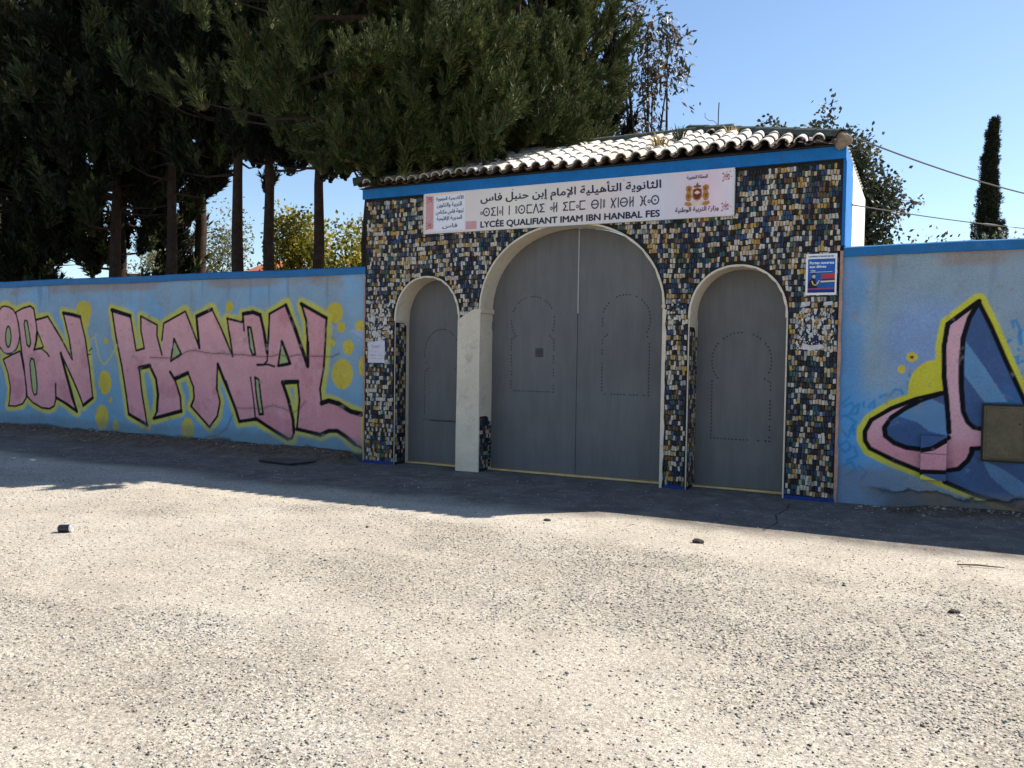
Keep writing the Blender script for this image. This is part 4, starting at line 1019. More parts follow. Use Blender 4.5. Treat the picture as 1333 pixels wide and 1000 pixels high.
# ------------------------------------------------------------------ lettering helpers
AR = {'ا': (0xFE8D, 0xFE8E, 0, 0), 'أ': (0xFE83, 0xFE84, 0, 0), 'إ': (0xFE87, 0xFE88, 0, 0), 'ب': (0xFE8F, 0xFE90, 0xFE91, 0xFE92), 'ة': (0xFE93, 0xFE94, 0, 0),
      'ت': (0xFE95, 0xFE96, 0xFE97, 0xFE98), 'ث': (0xFE99, 0xFE9A, 0xFE9B, 0xFE9C), 'ج': (0xFE9D, 0xFE9E, 0xFE9F, 0xFEA0), 'ح': (0xFEA1, 0xFEA2, 0xFEA3, 0xFEA4),
      'د': (0xFEA9, 0xFEAA, 0, 0), 'ر': (0xFEAD, 0xFEAE, 0, 0), 'ز': (0xFEAF, 0xFEB0, 0, 0), 'س': (0xFEB1, 0xFEB2, 0xFEB3, 0xFEB4), 'ط': (0xFEC1, 0xFEC2, 0xFEC3, 0xFEC4),
      'غ': (0xFECD, 0xFECE, 0xFECF, 0xFED0), 'ف': (0xFED1, 0xFED2, 0xFED3, 0xFED4), 'ق': (0xFED5, 0xFED6, 0xFED7, 0xFED8), 'ك': (0xFED9, 0xFEDA, 0xFEDB, 0xFEDC),
      'ل': (0xFEDD, 0xFEDE, 0xFEDF, 0xFEE0), 'م': (0xFEE1, 0xFEE2, 0xFEE3, 0xFEE4), 'ن': (0xFEE5, 0xFEE6, 0xFEE7, 0xFEE8), 'ه': (0xFEE9, 0xFEEA, 0xFEEB, 0xFEEC),
      'و': (0xFEED, 0xFEEE, 0, 0), 'ي': (0xFEF1, 0xFEF2, 0xFEF3, 0xFEF4), 'لأ': (0xFEF7, 0xFEF8, 0, 0), 'لإ': (0xFEF9, 0xFEFA, 0, 0), 'لا': (0xFEFB, 0xFEFC, 0, 0)}
def arabic(s):
    words = []
    for w in s.split(' '):
        toks = []; i = 0
        while i < len(w):
            if w[i:i + 2] in AR and len(w[i:i + 2]) == 2:
                toks.append(w[i:i + 2]); i += 2
            else:
                toks.append(w[i]); i += 1
        out = []
        for k, tk in enumerate(toks):
            prev = k > 0 and AR[toks[k - 1]][2] != 0
            nxt = k < len(toks) - 1 and AR[tk][2] != 0
            out.append(chr(AR[tk][3] if prev and nxt else AR[tk][1] if prev else AR[tk][2] if nxt else AR[tk][0]))
        words.append(''.join(reversed(out)))
    return ' '.join(reversed(words))

def lettering(name, text, mat, x0, x1, z0, z1, y, parent, bold=0.0, keep=False):
    """flat printed lettering fitted to a box on a plane facing -y"""
    cu = bpy.data.curves.new(name, 'FONT'); cu.body = text; cu.size = 1; cu.resolution_u = 4
    tmp = bpy.data.objects.new('tmp', cu); COL.objects.link(tmp)
    bpy.context.view_layer.update()
    me = bpy.data.meshes.new_from_object(tmp.evaluated_get(bpy.context.evaluated_depsgraph_get()))
    bpy.data.objects.remove(tmp)
    co = np.empty(len(me.vertices) * 3); me.vertices.foreach_get('co', co); co = co.reshape(-1, 3)
    mn, mx = co.min(0), co.max(0)
    k = (x1 - x0) / (mx[0] - mn[0]); kz = (z1 - z0) / (mx[1] - mn[1])
    if keep: k = kz = min(k, kz)
    cx = (x0 + x1) / 2
    X = (co[:, 0] - (mn[0] + mx[0]) / 2) * k + cx
    Zz = (co[:, 1] - mn[1]) * kz + z0
    F = [tuple(p.vertices) for p in me.polygons]
    bpy.data.meshes.remove(me)
    m = MB(); sh = bold
    for q, (dx, dz) in enumerate(((0, 0), (sh, 0), (-sh, 0), (0, sh * 0.8), (0, -sh * 0.8)) if sh else ((0, 0),)):
        m.add([(a + dx, y - q * 0.00015, b + dz) for a, b in zip(X, Zz)], F)
    me = m.mesh(name, mat)
    return link(name, me, parent)

def flat(m, pts, y, mi=0):
    m.add([(x, y, z) for x, z in pts], [tuple(range(len(pts)))], mi)
def disc_(m, cx, cz, rx, rz, y, mi=0, n=16):
    flat(m, [(cx + rx * math.cos(2 * math.pi * k / n), cz + rz * math.sin(2 * math.pi * k / n)) for k in range(n)], y, mi)
def ring_(m, cx, cz, r, w, y, mi=0, n=18):
    o = len(m.v)
    for k in range(n):
        a = 2 * math.pi * k / n
        m.v += [(cx + (r + w / 2) * math.cos(a), y, cz + (r + w / 2) * math.sin(a)), (cx + (r - w / 2) * math.cos(a), y, cz + (r - w / 2) * math.sin(a))]
    for k in range(n):
        j = (k + 1) % n
        m.f.append((o + 2 * k, o + 2 * j, o + 2 * j + 1, o + 2 * k + 1)); m.mi.append(mi)
def stroke(m, pts, w, y, mi=0):
    for (a, b), (c_, d) in zip(pts[:-1], pts[1:]):
        L = math.hypot(c_ - a, d - b) or 1
        nx_, nz_ = -(d - b) / L * w / 2, (c_ - a) / L * w / 2
        ex, ez = (c_ - a) / L * w * 0.35, (d - b) / L * w * 0.35
        flat(m, [(a - ex + nx_, b - ez + nz_), (a - ex - nx_, b - ez - nz_), (c_ + ex - nx_, d + ez - nz_), (c_ + ex + nx_, d + ez + nz_)], y, mi)

# ------------------------------------------------------------------ the school name board
INK = plain('navy_ink', srgb(22, 30, 62), 0.5)
sign = thing('name_board', 'long white board with the school name in Arabic, Tifinagh and French over the big arch', 'sign', (-4.06, -0.05, 3.2))
t = NT('printed_board')
tc = t.n('ShaderNodeNewGeometry'); sx = t.n('ShaderNodeSeparateXYZ'); t.l(tc.outputs['Position'], sx.inputs[0])
mr = t.n('ShaderNodeMapRange'); mr.inputs[1].default_value = -6.15; mr.inputs[2].default_value = -1.98; t.l(sx.outputs[0], mr.inputs[0])
c = t.ramp(mr.outputs[0], [(0.0, srgb(232, 205, 200, 1.1)), (0.18, srgb(226, 212, 204, 1.1)), (0.35, srgb(228, 218, 205, 1.1)), (0.62, srgb(225, 208, 200, 1.1)), (0.80, srgb(214, 208, 214, 1.1)), (0.93, srgb(228, 198, 206, 1.1)), (1.0, srgb(226, 214, 220, 1.1))])
c = t.mix(1.0, c, t.ramp(t.noise(2.2, 5, 0.6), [(0.3, (0.88, 0.9, 0.94, 1)), (0.7, (1, 1, 1, 1))]), 'MULTIPLY')
t.color(c); t.rough(0.45, 0.35)
SX0, SX1, SZ0, SZ1 = -6.15, -1.98, 3.20, 3.735
M_frame = plain('sign_edge', (0.75, 0.73, 0.71, 1), 0.5)
m = MB().box(SX0, SX1, -0.05, -0.012, SZ0, SZ1)
o = m.build('board', t.m, sign)
yb = -0.052
m = MB()
for a in ((SX0, SX1, SZ0 - 0.004, SZ0 + 0.012), (SX0, SX1, SZ1 - 0.010, SZ1 + 0.004), (SX0 - 0.002, SX0 + 0.018, SZ0 + 0.012, SZ1 - 0.01), (SX1 - 0.018, SX1 + 0.002, SZ0 + 0.012, SZ1 - 0.01)):
    m.box(a[0], a[1], -0.054, -0.010, a[2], a[3])
m.build('board_rim', M_frame, sign)
# printed panels
pk_ = plain('pink_print', srgb(214, 158, 160), 0.5); wp_ = plain('white_print', srgb(232, 230, 238, 1.1), 0.5); rd_ = plain('red_print', srgb(176, 84, 88), 0.5)
m = MB(); flat(m, [(-5.985, 3.228), (-5.505, 3.228), (-5.505, 3.705), (-5.985, 3.705)], yb); m.build('print_panel', wp_, sign)
m = MB(); flat(m, [(-6.115, 3.26), (-6.0, 3.26), (-6.0, 3.70), (-6.115, 3.70)], yb - 0.0006); flat(m, [(-5.49, 3.225), (-5.33, 3.225), (-5.33, 3.33), (-5.49, 3.33)], yb - 0.0006); m.build('print_panel', pk_, sign)
m = MB()
random.seed(11)
for cx, cz in ((-6.06, 3.30), (-6.055, 3.655), (-2.07, 3.64), (-2.075, 3.30)):
    for k in range(12):                                   # small zellige rosettes in the corners
        a = k * 0.7854; r0 = 0.012 + 0.022 * (k % 3)
        px0, pz0 = cx + r0 * math.cos(a), cz + r0 * math.sin(a)
        s0 = 0.007 + 0.005 * (k % 2)
        flat(m, [(px0 - s0, pz0), (px0, pz0 - s0), (px0 + s0, pz0), (px0, pz0 + s0)], yb - 0.0012 - k * 0.0001)
    ring_(m, cx, cz, 0.032, 0.005, yb - 0.003, 0, 8)
m.build('corner_rosettes', rd_, sign)
for s, z0, z1, a, b in (('الأكاديمية الجهوية', 3.622, 3.690, -5.955, -5.53), ('للتربية والتكوين', 3.532, 3.602, -5.94, -5.555), ('لجهة فاس مكناس', 3.440, 3.510, -5.955, -5.53), ('المديرية الإقليمية', 3.352, 3.420, -5.94, -5.55), ('فاس', 3.248, 3.318, -5.85, -5.62)):
    lettering('lettering', arabic(s), INK, a, b, z0, z1, yb - 0.002, sign, 0.0015)
lettering('lettering', arabic('الثانوية التأهيلية الإمام إبن حنبل فاس'), INK, -5.27, -2.84, 3.525, 3.70, yb - 0.002, sign, 0.0035)
lettering('lettering', 'LYCÉE QUALIFIANT IMAM IBN HANBAL FES', INK, -5.265, -2.85, 3.222, 3.335, yb - 0.002, sign, 0.004)
lettering('lettering', arabic('المملكة المغربية'), INK, -2.53, -2.29, 3.636, 3.69, yb - 0.002, sign, 0.001)
lettering('lettering', arabic('وزارة التربية الوطنية'), INK, -2.66, -2.155, 3.255, 3.325, yb - 0.002, sign, 0.0015)
# Tifinagh line, drawn glyph by glyph
m = MB(); yy = yb - 0.002
TZ0, TZ1 = 3.380, 3.492; tw = 0.015; TMc = (TZ0 + TZ1) / 2; TH_ = TZ1 - TZ0
def glyph(g, x):
    r = TH_ / 2
    if g == 'a': ring_(m, x + 0.02, TMc - 0.012, 0.017, 0.010, yy); return 0.048
    if g == 's': ring_(m, x + r, TMc, r - 0.006, tw, yy); disc_(m, x + r, TMc, 0.012, 0.012, yy); return 2 * r + 0.022
    if g == 'b': ring_(m, x + r, TMc, r - 0.006, tw, yy); stroke(m, [(x + 0.01, TMc), (x + 2 * r - 0.01, TMc)], tw * 0.8, yy - 0.0005); return 2 * r + 0.022
    if g == 'n': stroke(m, [(x + 0.012, TZ0), (x + 0.012, TZ1)], tw, yy); return 0.038
    if g == 'i': stroke(m, [(x + 0.07, TZ1 - 0.006), (x + 0.006, TZ1 - 0.012), (x + 0.045, TMc), (x + 0.006, TZ0 + 0.010), (x + 0.075, TZ0 + 0.006)], tw, yy); return 0.096
    if g == 'u':
        for dz in (-0.034, 0.0, 0.034): ring_(m, x + 0.02, TMc + dz, 0.012, 0.009, yy)
        return 0.052
    if g == 'm': stroke(m, [(x + 0.085, TZ1 - 0.006), (x + 0.01, TZ1 - 0.006), (x + 0.01, TZ0 + 0.006), (x + 0.085, TZ0 + 0.006)], tw, yy); return 0.108
    if g == 'd': stroke(m, [(x + 0.004, TZ0), (x + 0.045, TZ1), (x + 0.086, TZ0)], tw, yy); return 0.105
    if g == 'l':
        stroke(m, [(x + 0.010, TZ0), (x + 0.010, TZ1)], tw, yy); stroke(m, [(x + 0.055, TZ0), (x + 0.055, TZ1)], tw, yy); stroke(m, [(x + 0.014, TMc - 0.02), (x + 0.052, TMc + 0.02)], tw * 0.8, yy - 0.0005); return 0.082
    if g == 'h': stroke(m, [(x + 0.004, TZ0), (x + 0.03, TMc), (x + 0.004, TZ1)], tw, yy); stroke(m, [(x + 0.03, TMc), (x + 0.075, TZ1)], tw, yy - 0.0005); stroke(m, [(x + 0.03, TMc), (x + 0.06, TZ0)], tw, yy - 0.001); return 0.095
    if g == 'f':
        stroke(m, [(x + 0.006, TZ1), (x + 0.03, TZ1 - 0.02), (x + 0.03, TZ0 + 0.02), (x + 0.006, TZ0)], tw, yy)
        stroke(m, [(x + 0.085, TZ1), (x + 0.061, TZ1 - 0.02), (x + 0.061, TZ0 + 0.02), (x + 0.085, TZ0)], tw, yy); stroke(m, [(x + 0.03, TMc), (x + 0.06, TMc)], tw, yy - 0.0005); return 0.11
    return 0.072
word = 'asinan n usmdi al imam bnu hnbl fas'
x = 0.0
for ch in word: x += glyph(ch, x)
k_ = (-2.84 + 5.27) / x
for i, p in enumerate(m.v): m.v[i] = (-5.27 + p[0] * k_, p[1], p[2])
m.build('lettering', INK, sign)
# coat of arms: crowned red shield between two gold lions over a ribbon
gold = plain('gold_print', srgb(186, 128, 48), 0.5); gold2 = plain('dark_gold_print', srgb(132, 82, 30), 0.5); crim = plain('crimson_print', srgb(120, 20, 20), 0.5); pale = plain('cream_print', srgb(228, 208, 180), 0.5); grn = plain('green_print', srgb(20, 60, 36), 0.5)
ey = yb - 0.002; ex_, ez_ = -2.405, 3.47
m = MB()
for s in (-1, 1):                                      # lions
    flat(m, [(ex_ + s * a, ez_ + b) for a, b in ((0.060, 0.085), (0.095, 0.105), (0.128, 0.095), (0.135, 0.06), (0.120, 0.03), (0.138, -0.01), (0.130, -0.06), (0.105, -0.085), (0.080, -0.075), (0.062, -0.03), (0.072, 0.02))][::s], ey, 0)
    flat(m, [(ex_ + s * a, ez_ + b) for a, b in ((0.078, 0.07), (0.105, 0.085), (0.11, 0.05), (0.09, 0.03))][::s], ey - 0.0006, 1)
    flat(m, [(ex_ + s * a, ez_ + b) for a, b in ((0.085, 0.0), (0.12, 0.0), (0.11, -0.05), (0.09, -0.04))][::s], ey - 0.0006, 1)
    flat(m, [(ex_ + s * a, ez_ + b) for a, b in ((0.05, -0.10), (0.135, -0.085), (0.15, -0.115), (0.10, -0.14), (0.05, -0.125))][::s], ey, 0)
flat(m, [(ex_ + a, ez_ + b) for a, b in ((-0.055, 0.055), (-0.058, -0.03), (-0.035, -0.068), (0, -0.08), (0.035, -0.068), (0.058, -0.03), (0.055, 0.055), (0, 0.075))], ey - 0.0005, 0)
flat(m, [(ex_ + a, ez_ + b) for a, b in ((-0.042, 0.05), (-0.045, -0.025), (-0.025, -0.055), (0, -0.063), (0.025, -0.055), (0.045, -0.025), (0.042, 0.05), (0, 0.062))], ey - 0.0010, 2)
flat(m, [(ex_ + a, ez_ + b) for a, b in ((-0.036, 0.012), (-0.02, 0.03), (0, 0.04), (0.02, 0.03), (0.036, 0.012), (0.0, -0.005))], ey - 0.0015, 3)
st = []
for k in range(10):
    a = math.pi / 2 + k * math.pi / 5; r_s = 0.018 if k % 2 == 0 else 0.008
    st.append((ex_ + r_s * math.cos(a), ez_ - 0.022 + r_s * math.sin(a)))
flat(m, st, ey - 0.0016, 4)
flat(m, [(ex_ + a, ez_ + b) for a, b in ((-0.04, 0.075), (-0.045, 0.10), (-0.02, 0.095), (0.0, 0.135), (0.02, 0.095), (0.045, 0.10), (0.04, 0.075))], ey - 0.0005, 1)
flat(m, [(ex_ + a, ez_ + b) for a, b in ((-0.075, -0.075), (-0.07, -0.112), (-0.03, -0.125), (0.03, -0.125), (0.07, -0.112), (0.075, -0.075), (0.03, -0.09), (-0.03, -0.09))], ey - 0.0012, 3)
m.build('emblem', [gold, gold2, crim, pale, grn], sign)
# fixings
m = MB()
for x in (-6.1, -4.8, -3.3, -2.03):
    m.tube([(x, -0.057, 3.70), (x, -0.05, 3.70)], 0.007, 6)
m.build('fixing', plain('screw', (0.3, 0.29, 0.28, 1), 0.4), sign)

# ------------------------------------------------------------------ poster, notice and torn paper
ps = thing('poster', 'blue advertising poster in a white frame above the right-hand pier', 'poster', (-1.02, -0.02, 2.27))
M_pw = plain('poster_white', srgb(235, 232, 232, 1.1), 0.4); M_pb = worn('poster_blue', srgb(22, 84, 160, 1.2), 0.25, 4, 0.4, 0.3); M_pr = plain('poster_red', srgb(200, 55, 42)); M_pk = plain('poster_black', srgb(14, 14, 20)); M_pd = plain('poster_navy', srgb(20, 38, 110)); M_skin = plain('poster_skin', srgb(225, 190, 165)); M_py = plain('poster_cream', srgb(230, 215, 160))
PX0, PX1, PZ0, PZ1 = -1.185, -0.865, 2.275, 2.725
MB().box(PX0, PX1, -0.024, -0.010, PZ0, PZ1).build('board', M_pw, ps)
m = MB(); y = -0.0255
flat(m, [(PX0 + 0.022, PZ0 + 0.025), (PX1 - 0.018, PZ0 + 0.025), (PX1 - 0.018, PZ1 - 0.055), (PX0 + 0.022, PZ1 - 0.055)], y, 0)
flat(m, [(PX0 + 0.022, PZ0 + 0.025), (PX1 - 0.018, PZ0 + 0.025), (PX1 - 0.018, PZ0 + 0.058), (PX0 + 0.022, PZ0 + 0.058)], y - .0006, 4)
flat(m, [(-1.02, 2.452), (PX1 - 0.018, 2.458), (PX1 - 0.018, 2.508), (-1.025, 2.502)], y - .0006, 1)
flat(m, [(-1.01, 2.438), (PX1 - 0.018, 2.440), (PX1 - 0.018, 2.452), (-1.01, 2.450)], y - .0008, 4)
flat(m, [(-1.03, 2.412), (PX1 - 0.018, 2.416), (PX1 - 0.018, 2.432), (-1.03, 2.428)], y - .0006, 5)
flat(m, [(PX0 + 0.022, 2.336), (PX1 - 0.018, 2.344), (PX1 - 0.018, 2.352), (PX0 + 0.022, 2.344)], y - .001, 1)
flat(m, [(-1.14, 2.522), (-0.91, 2.526), (-0.91, 2.530), (-1.14, 2.526)], y - .0006, 6)
m.build('print', [M_pb, M_pr, M_pk, M_skin, M_pd, M_py, M_pw], ps)
m = MB(); y = -0.0265
flat(m, [(-1.155, 2.35), (-1.06, 2.352), (-1.075, 2.40), (-1.085, 2.45), (-1.115, 2.46), (-1.145, 2.43), (-1.16, 2.39)], y, 0)
disc_(m, -1.100, 2.480, 0.017, 0.022, y - .0005, 1, 12); flat(m, [(-1.122, 2.488), (-1.118, 2.508), (-1.098, 2.515), (-1.080, 2.505), (-1.080, 2.495), (-1.10, 2.497)], y - .001, 0)
stroke(m, [(-1.118, 2.425), (-1.10, 2.385), (-1.07, 2.385), (-1.045, 2.43)], 0.014, y - .0012, 1)
m.build('printed_figure', [M_pk, M_skin], ps)
lettering('lettering', 'UNIVERSITE PRIVEE DE FES', M_pd, -1.16, -0.90, 2.688, 2.704, y, ps, 0.0008)
lettering('lettering', 'Portes ouvertes', M_pw, -1.145, -0.895, 2.612, 2.642, y, ps, 0.0015)
lettering('lettering', 'aux élèves', M_pw, -1.145, -0.975, 2.572, 2.600, y, ps, 0.0015)
lettering('lettering', 'visitez', M_pw, -1.135, -1.085, 2.535, 2.550, y, ps, 0.0008)

def ragged(x0, x1, z0, z1, n=5, amp=0.012):
    P = []
    for a, b, c_, d in ((x0, z0, x1, z0), (x1, z0, x1, z1), (x1, z1, x0, z1), (x0, z1, x0, z0)):
        for i in range(n):
            tt = i / n
            P.append((a + (c_ - a) * tt + random.uniform(-amp, amp), b + (d - b) * tt + random.uniform(-amp, amp)))
    return P
M_paper = worn('weathered_paper', srgb(198, 193, 190, 1.15), 0.3, 14, 0.8, 0.2)
M_sheet = worn('white_sheet', srgb(205, 200, 208, 1.15), 0.1, 8, 0.8, 0.2)
nt = thing('paper_notice', 'white paper notice pasted on the mosaic left of the small left door', 'notice', (-6.93, -0.015, 1.44))
m = MB().prism_y(ragged(-7.085, -6.80, 1.43, 1.74, 5, 0.006)[:10] + [(-6.80, 1.745), (-6.86, 1.75), (-6.875, 1.80), (-6.91, 1.80), (-6.915, 1.735), (-7.0, 1.73), (-7.08, 1.715)], -0.0125, -0.0105)
m.build('sheet', M_sheet, nt)
m = MB(); M_pr1 = plain('grey_print', srgb(150, 152, 172)); M_pr2 = plain('faded_red_print', srgb(185, 150, 160))
for i, (a, b, z, k) in enumerate(((-7.03, -6.87, 1.675, 0), (-7.03, -6.87, 1.66, 0), (-7.0, -6.9, 1.645, 0), (-7.04, -6.955, 1.545, 1), (-7.04, -6.95, 1.53, 1), (-6.91, -6.83, 1.535, 1), (-6.97, -6.94, 1.585, 1), (-7.03, -6.93, 1.49, 0), (-6.9, -6.83, 1.49, 0))):
    stroke(m, [(a, z), (b, z)], 0.006, -0.0132, k)
m.build('print', [M_pr1, M_pr2], nt)
# scraps left where posters were torn off
def scraps(label, x0, x1, z0, z1, n, loc, big=()):
    tp = thing('torn_poster', label, 'torn paper', loc, 'scraps of torn posters on the mosaic')
    m = MB()
    for P in big:
        m.prism_y(P, -0.0118, -0.0095)
    for i in range(n):
        cx, cz = random.uniform(x0, x1), z0 + (z1 - z0) * random.random() ** 1.3
        r = random.uniform(0.004, 0.022)
        k_ = random.randint(4, 7)
        a0 = random.uniform(0, 6.28)
        P = [(cx + r * random.uniform(0.35, 1.1) * math.cos(a0 + 6.283 * j / k_), cz + r * 1.3 * random.uniform(0.35, 1.2) * math.sin(a0 + 6.283 * j / k_)) for j in range(k_)]
        m.prism_y(P, -0.0105 - 0.0004 * (i % 5), -0.0080)
    m.build('paper_scrap', M_paper, tp, kind='stuff')
random.seed(4)
scraps('grey scraps of torn posters under the blue poster on the right pier', -1.27, -0.87, 1.66, 2.12, 190, (-1.07, -0.01, 1.66),
       big=[[(-1.235, 2.14), (-1.14, 2.16), (-1.13, 2.205), (-1.225, 2.20)], [(-0.995, 2.16), (-0.90, 2.165), (-0.90, 2.205), (-0.99, 2.20)], [(-1.10, 1.86), (-1.085, 1.95), (-1.09, 2.05), (-1.105, 2.05), (-1.105, 1.93)], [(-1.22, 1.68), (-1.06, 1.665), (-0.96, 1.70), (-1.0, 1.735), (-1.12, 1.72), (-1.2, 1.75)]])
scraps('whitish scraps of torn posters above the paper notice on the left pier', -7.09, -6.72, 1.78, 2.35, 130, (-6.9, -0.01, 1.78),
       big=[[(-7.04, 2.02), (-6.98, 1.98), (-6.96, 2.06), (-7.03, 2.10)], [(-6.82, 1.97), (-6.77, 1.97), (-6.77, 2.07), (-6.81, 2.08)], [(-7.03, 1.85), (-6.93, 1.80), (-6.90, 1.84), (-6.98, 1.90)]])
scraps('small paper scraps on the pier between the big arch and the right door', -2.73, -2.52, 1.95, 2.25, 26, (-2.62, -0.01, 1.95))

# ------------------------------------------------------------------ small things on the ground
def gz(x, y): return float(ground_z(np.array([x]), np.array([y]))[0])
can = thing('drinks_can', 'dark squashed drinks can lying on the gravel at the left', 'can', (-6.48, -5.1, gz(-6.48, -5.1)))
M_canp = plain('can_black', (0.02, 0.022, 0.03, 1), 0.35, 0.5); M_al = NT('can_metal'); M_al.color((0.75, 0.75, 0.76, 1)); M_al.b.inputs['Metallic'].default_value = 0.8; M_al.rough(0.4); M_al = M_al.m
cz = gz(-6.48, -5.1) + 0.033
d = Vector((0.9, 0.41, 0.05)).normalized(); c0 = Vector((-6.48, -5.1, cz))
def canlathe(prof, mat, name):
    m = MB(); n = 20
    a = d.cross(Vector((0, 0, 1))).normalized(); b = d.cross(a)
    for s, r in prof:
        for k in range(n):
            th = 2 * math.pi * k / n
            dent = 1 - 0.13 * max(0, math.cos(th - 1.2)) ** 3 * math.exp(-((s) / 0.03) ** 2)
            p = c0 + d * s + (a * math.cos(th) + b * math.sin(th)) * r * dent
            m.v.append(tuple(p))
    for i in range(len(prof) - 1):
        for k in range(n):
            m.f.append((i * n + k, i * n + (k + 1) % n, (i + 1) * n + (k + 1) % n, (i + 1) * n + k)); m.mi.append(0)
    m.build(name, mat, can, True)
canlathe([(-0.058, 0.024), (-0.050, 0.033), (-0.02, 0.033), (0.0, 0.0325), (0.02, 0.033), (0.045, 0.033)], M_canp, 'can_body')
canlathe([(0.045, 0.033), (0.056, 0.027), (0.058, 0.027), (0.055, 0.0255), (0.0545, 0.012), (0.0545, 0.0001)], M_al, 'can_top')
canlathe([(-0.058, 0.024), (-0.054, 0.020), (-0.053, 0.0001)], M_al, 'can_bottom')
def rock(name, label, x, y, r, mat, sq=(1, 1, 0.6), seed=1):
    random.seed(seed)
    bm = bmesh.new(); bmesh.ops.create_icosphere(bm, subdivisions=2, radius=r)
    for v in bm.verts:
        v.co = Vector((v.co.x * sq[0], v.co.y * sq[1], v.co.z * sq[2])) * random.uniform(0.78, 1.15)
    me = bpy.data.meshes.new(name); bm.to_mesh(me); bm.free(); me.materials.append(mat)
    o = link(name, me); o.location = (x, y, gz(x, y) + r * sq[2] * 0.4); o['label'] = label; o['category'] = 'stone'
    return o
M_dst = worn('dark_stone', (0.06, 0.05, 0.042, 1), 0.4, 20)
rock('stone', 'dark lump of stone on the gravel in front of the right small door', -1.66, -2.76, 0.042, M_dst, (1.3, 0.8, 0.6), 1)
rock('stone', 'small dark stone on the gravel in front of the middle of the big gate', -3.14, -2.55, 0.03, M_dst, (1.3, 0.8, 0.5), 2)
rock('stone', 'dark stone lying on the gravel near the lower right corner', 0.22, -3.9, 0.028, M_dst, (1.2, 0.9, 0.6), 3)
m = MB(); z0 = gz(0.4, -2.5) + 0.012
m.tube([(0.28, -2.52, z0), (0.42, -2.49, z0 + 0.006), (0.52, -2.46, z0), (0.60, -2.47, z0 + 0.004)], [0.006, 0.007, 0.005, 0.003], 6)
o = m.build('stick', plain('dry_wood', (0.12, 0.09, 0.06, 1), 0.9)); o['label'] = 'thin dry stick lying on the gravel at the right edge'; o['category'] = 'stick'
m = MB(); z0 = gz(-2.0, -6.0) + 0.01
# chamber lid by the left wall: a thin slab with a dark front edge
lid = thing('chamber_lid', 'low concrete chamber lid on the ground beside the left wall and gate', 'lid', (-7.95, -0.5, 0))
P = [(-8.35, -0.78), (-7.74, -0.86), (-7.55, -0.25), (-8.15, -0.20)]
m = MB(); n_ = 4; zb, zt = -0.02, 0.035
m.add([(x, y, gz(x, y) * 0.3 + zb) for x, y in P] + [(x, y, gz(x, y) * 0.3 + zt) for x, y in P], [(3, 2, 1, 0), (4, 5, 6, 7), (0, 1, 5, 4), (1, 2, 6, 5), (2, 3, 7, 6), (3, 0, 4, 7)])
m.build('slab', worn('lid_concrete', (0.12, 0.105, 0.095, 1), 0.3, 5, 0.95, 0.1), lid)
m = MB(); zt = 0.04
m.tube([(-8.37, -0.79, zt - .02), (-7.74, -0.875, zt - .02), (-7.53, -0.25, zt - .01)], 0.014, 6)
m.build('edge_iron', plain('lid_iron', (0.015, 0.013, 0.012, 1), 0.8), lid)
# joint in the pavement before the right door
m = MB(); pts = [(-0.47, 0.0), (-0.50, -0.35), (-0.56, -0.8), (-0.57, -1.2), (-0.64, -1.6), (-0.66, -2.0)]
pts = [(-1.25, -0.35), (-1.22, -0.75), (-1.28, -1.1), (-1.20, -1.5), (-1.26, -1.95)]
for (a, b), (c_, e_) in zip(pts[:-1], pts[1:]):
    for s in range(4):
        x0_, y0_ = a + (c_ - a) * s / 4, b + (e_ - b) * s / 4
        x1_, y1_ = a + (c_ - a) * (s + 1) / 4, b + (e_ - b) * (s + 1) / 4
        w0 = 0.007 + 0.004 * math.sin(y0_ * 19); w1 = 0.007 + 0.004 * math.sin(y1_ * 19)
        m.add([(x0_ - w0, y0_, gz(x0_, y0_) + 0.004), (x0_ + w0, y0_, gz(x0_, y0_) + 0.004), (x1_ + w1, y1_, gz(x1_, y1_) + 0.004), (x1_ - w1, y1_, gz(x1_, y1_) + 0.004)], [(0, 1, 2, 3)])
m.build('pavement_crack', plain('crack_dirt', (0.045, 0.038, 0.032, 1), 1.0), None, kind='structure')

# ------------------------------------------------------------------ trees
def foliage_mat(name, stops, rough=0.7, trans=0.25, tone=False):
    t = NT(name)
    g = t.n('ShaderNodeNewGeometry')
    c = t.ramp(g.outputs['Random Per Island'], stops)
    c = t.mix(1.0, c, t.ramp(t.noise(1.3, 4, 0.6), [(0.3, (0.6, 0.62, 0.6, 1)), (0.7, (1.25, 1.2, 1.1, 1))]), 'MULTIPLY')
    if tone:
        at = t.n('ShaderNodeAttribute', attribute_name='paint'); c = t.mix(1.0, c, at.outputs['Color'], 'MULTIPLY')
    t.color(c); t.rough(rough, 0.25)
    tr = t.n('ShaderNodeBsdfTranslucent'); t.l(c, tr.inputs['Color'])
    mx = t.n('ShaderNodeMixShader'); mx.inputs[0].default_value = trans
    out = t.t.nodes['Material Output']
    t.l(t.b.outputs[0], mx.inputs[1]); t.l(tr.outputs[0], mx.inputs[2]); t.l(mx.outputs[0], out.inputs['Surface'])
    return t.m
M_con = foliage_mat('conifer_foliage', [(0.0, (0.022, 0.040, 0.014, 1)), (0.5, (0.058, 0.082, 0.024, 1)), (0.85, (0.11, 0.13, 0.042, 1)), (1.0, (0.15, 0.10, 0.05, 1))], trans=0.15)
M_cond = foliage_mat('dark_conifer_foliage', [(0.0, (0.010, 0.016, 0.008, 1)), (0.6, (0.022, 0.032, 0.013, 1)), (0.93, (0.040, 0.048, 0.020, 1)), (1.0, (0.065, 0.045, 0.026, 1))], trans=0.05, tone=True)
M_bark = worn('grey_brown_bark', (0.055, 0.038, 0.030, 1), 0.45, 7, 0.95, 0.1, 30, 0.9)

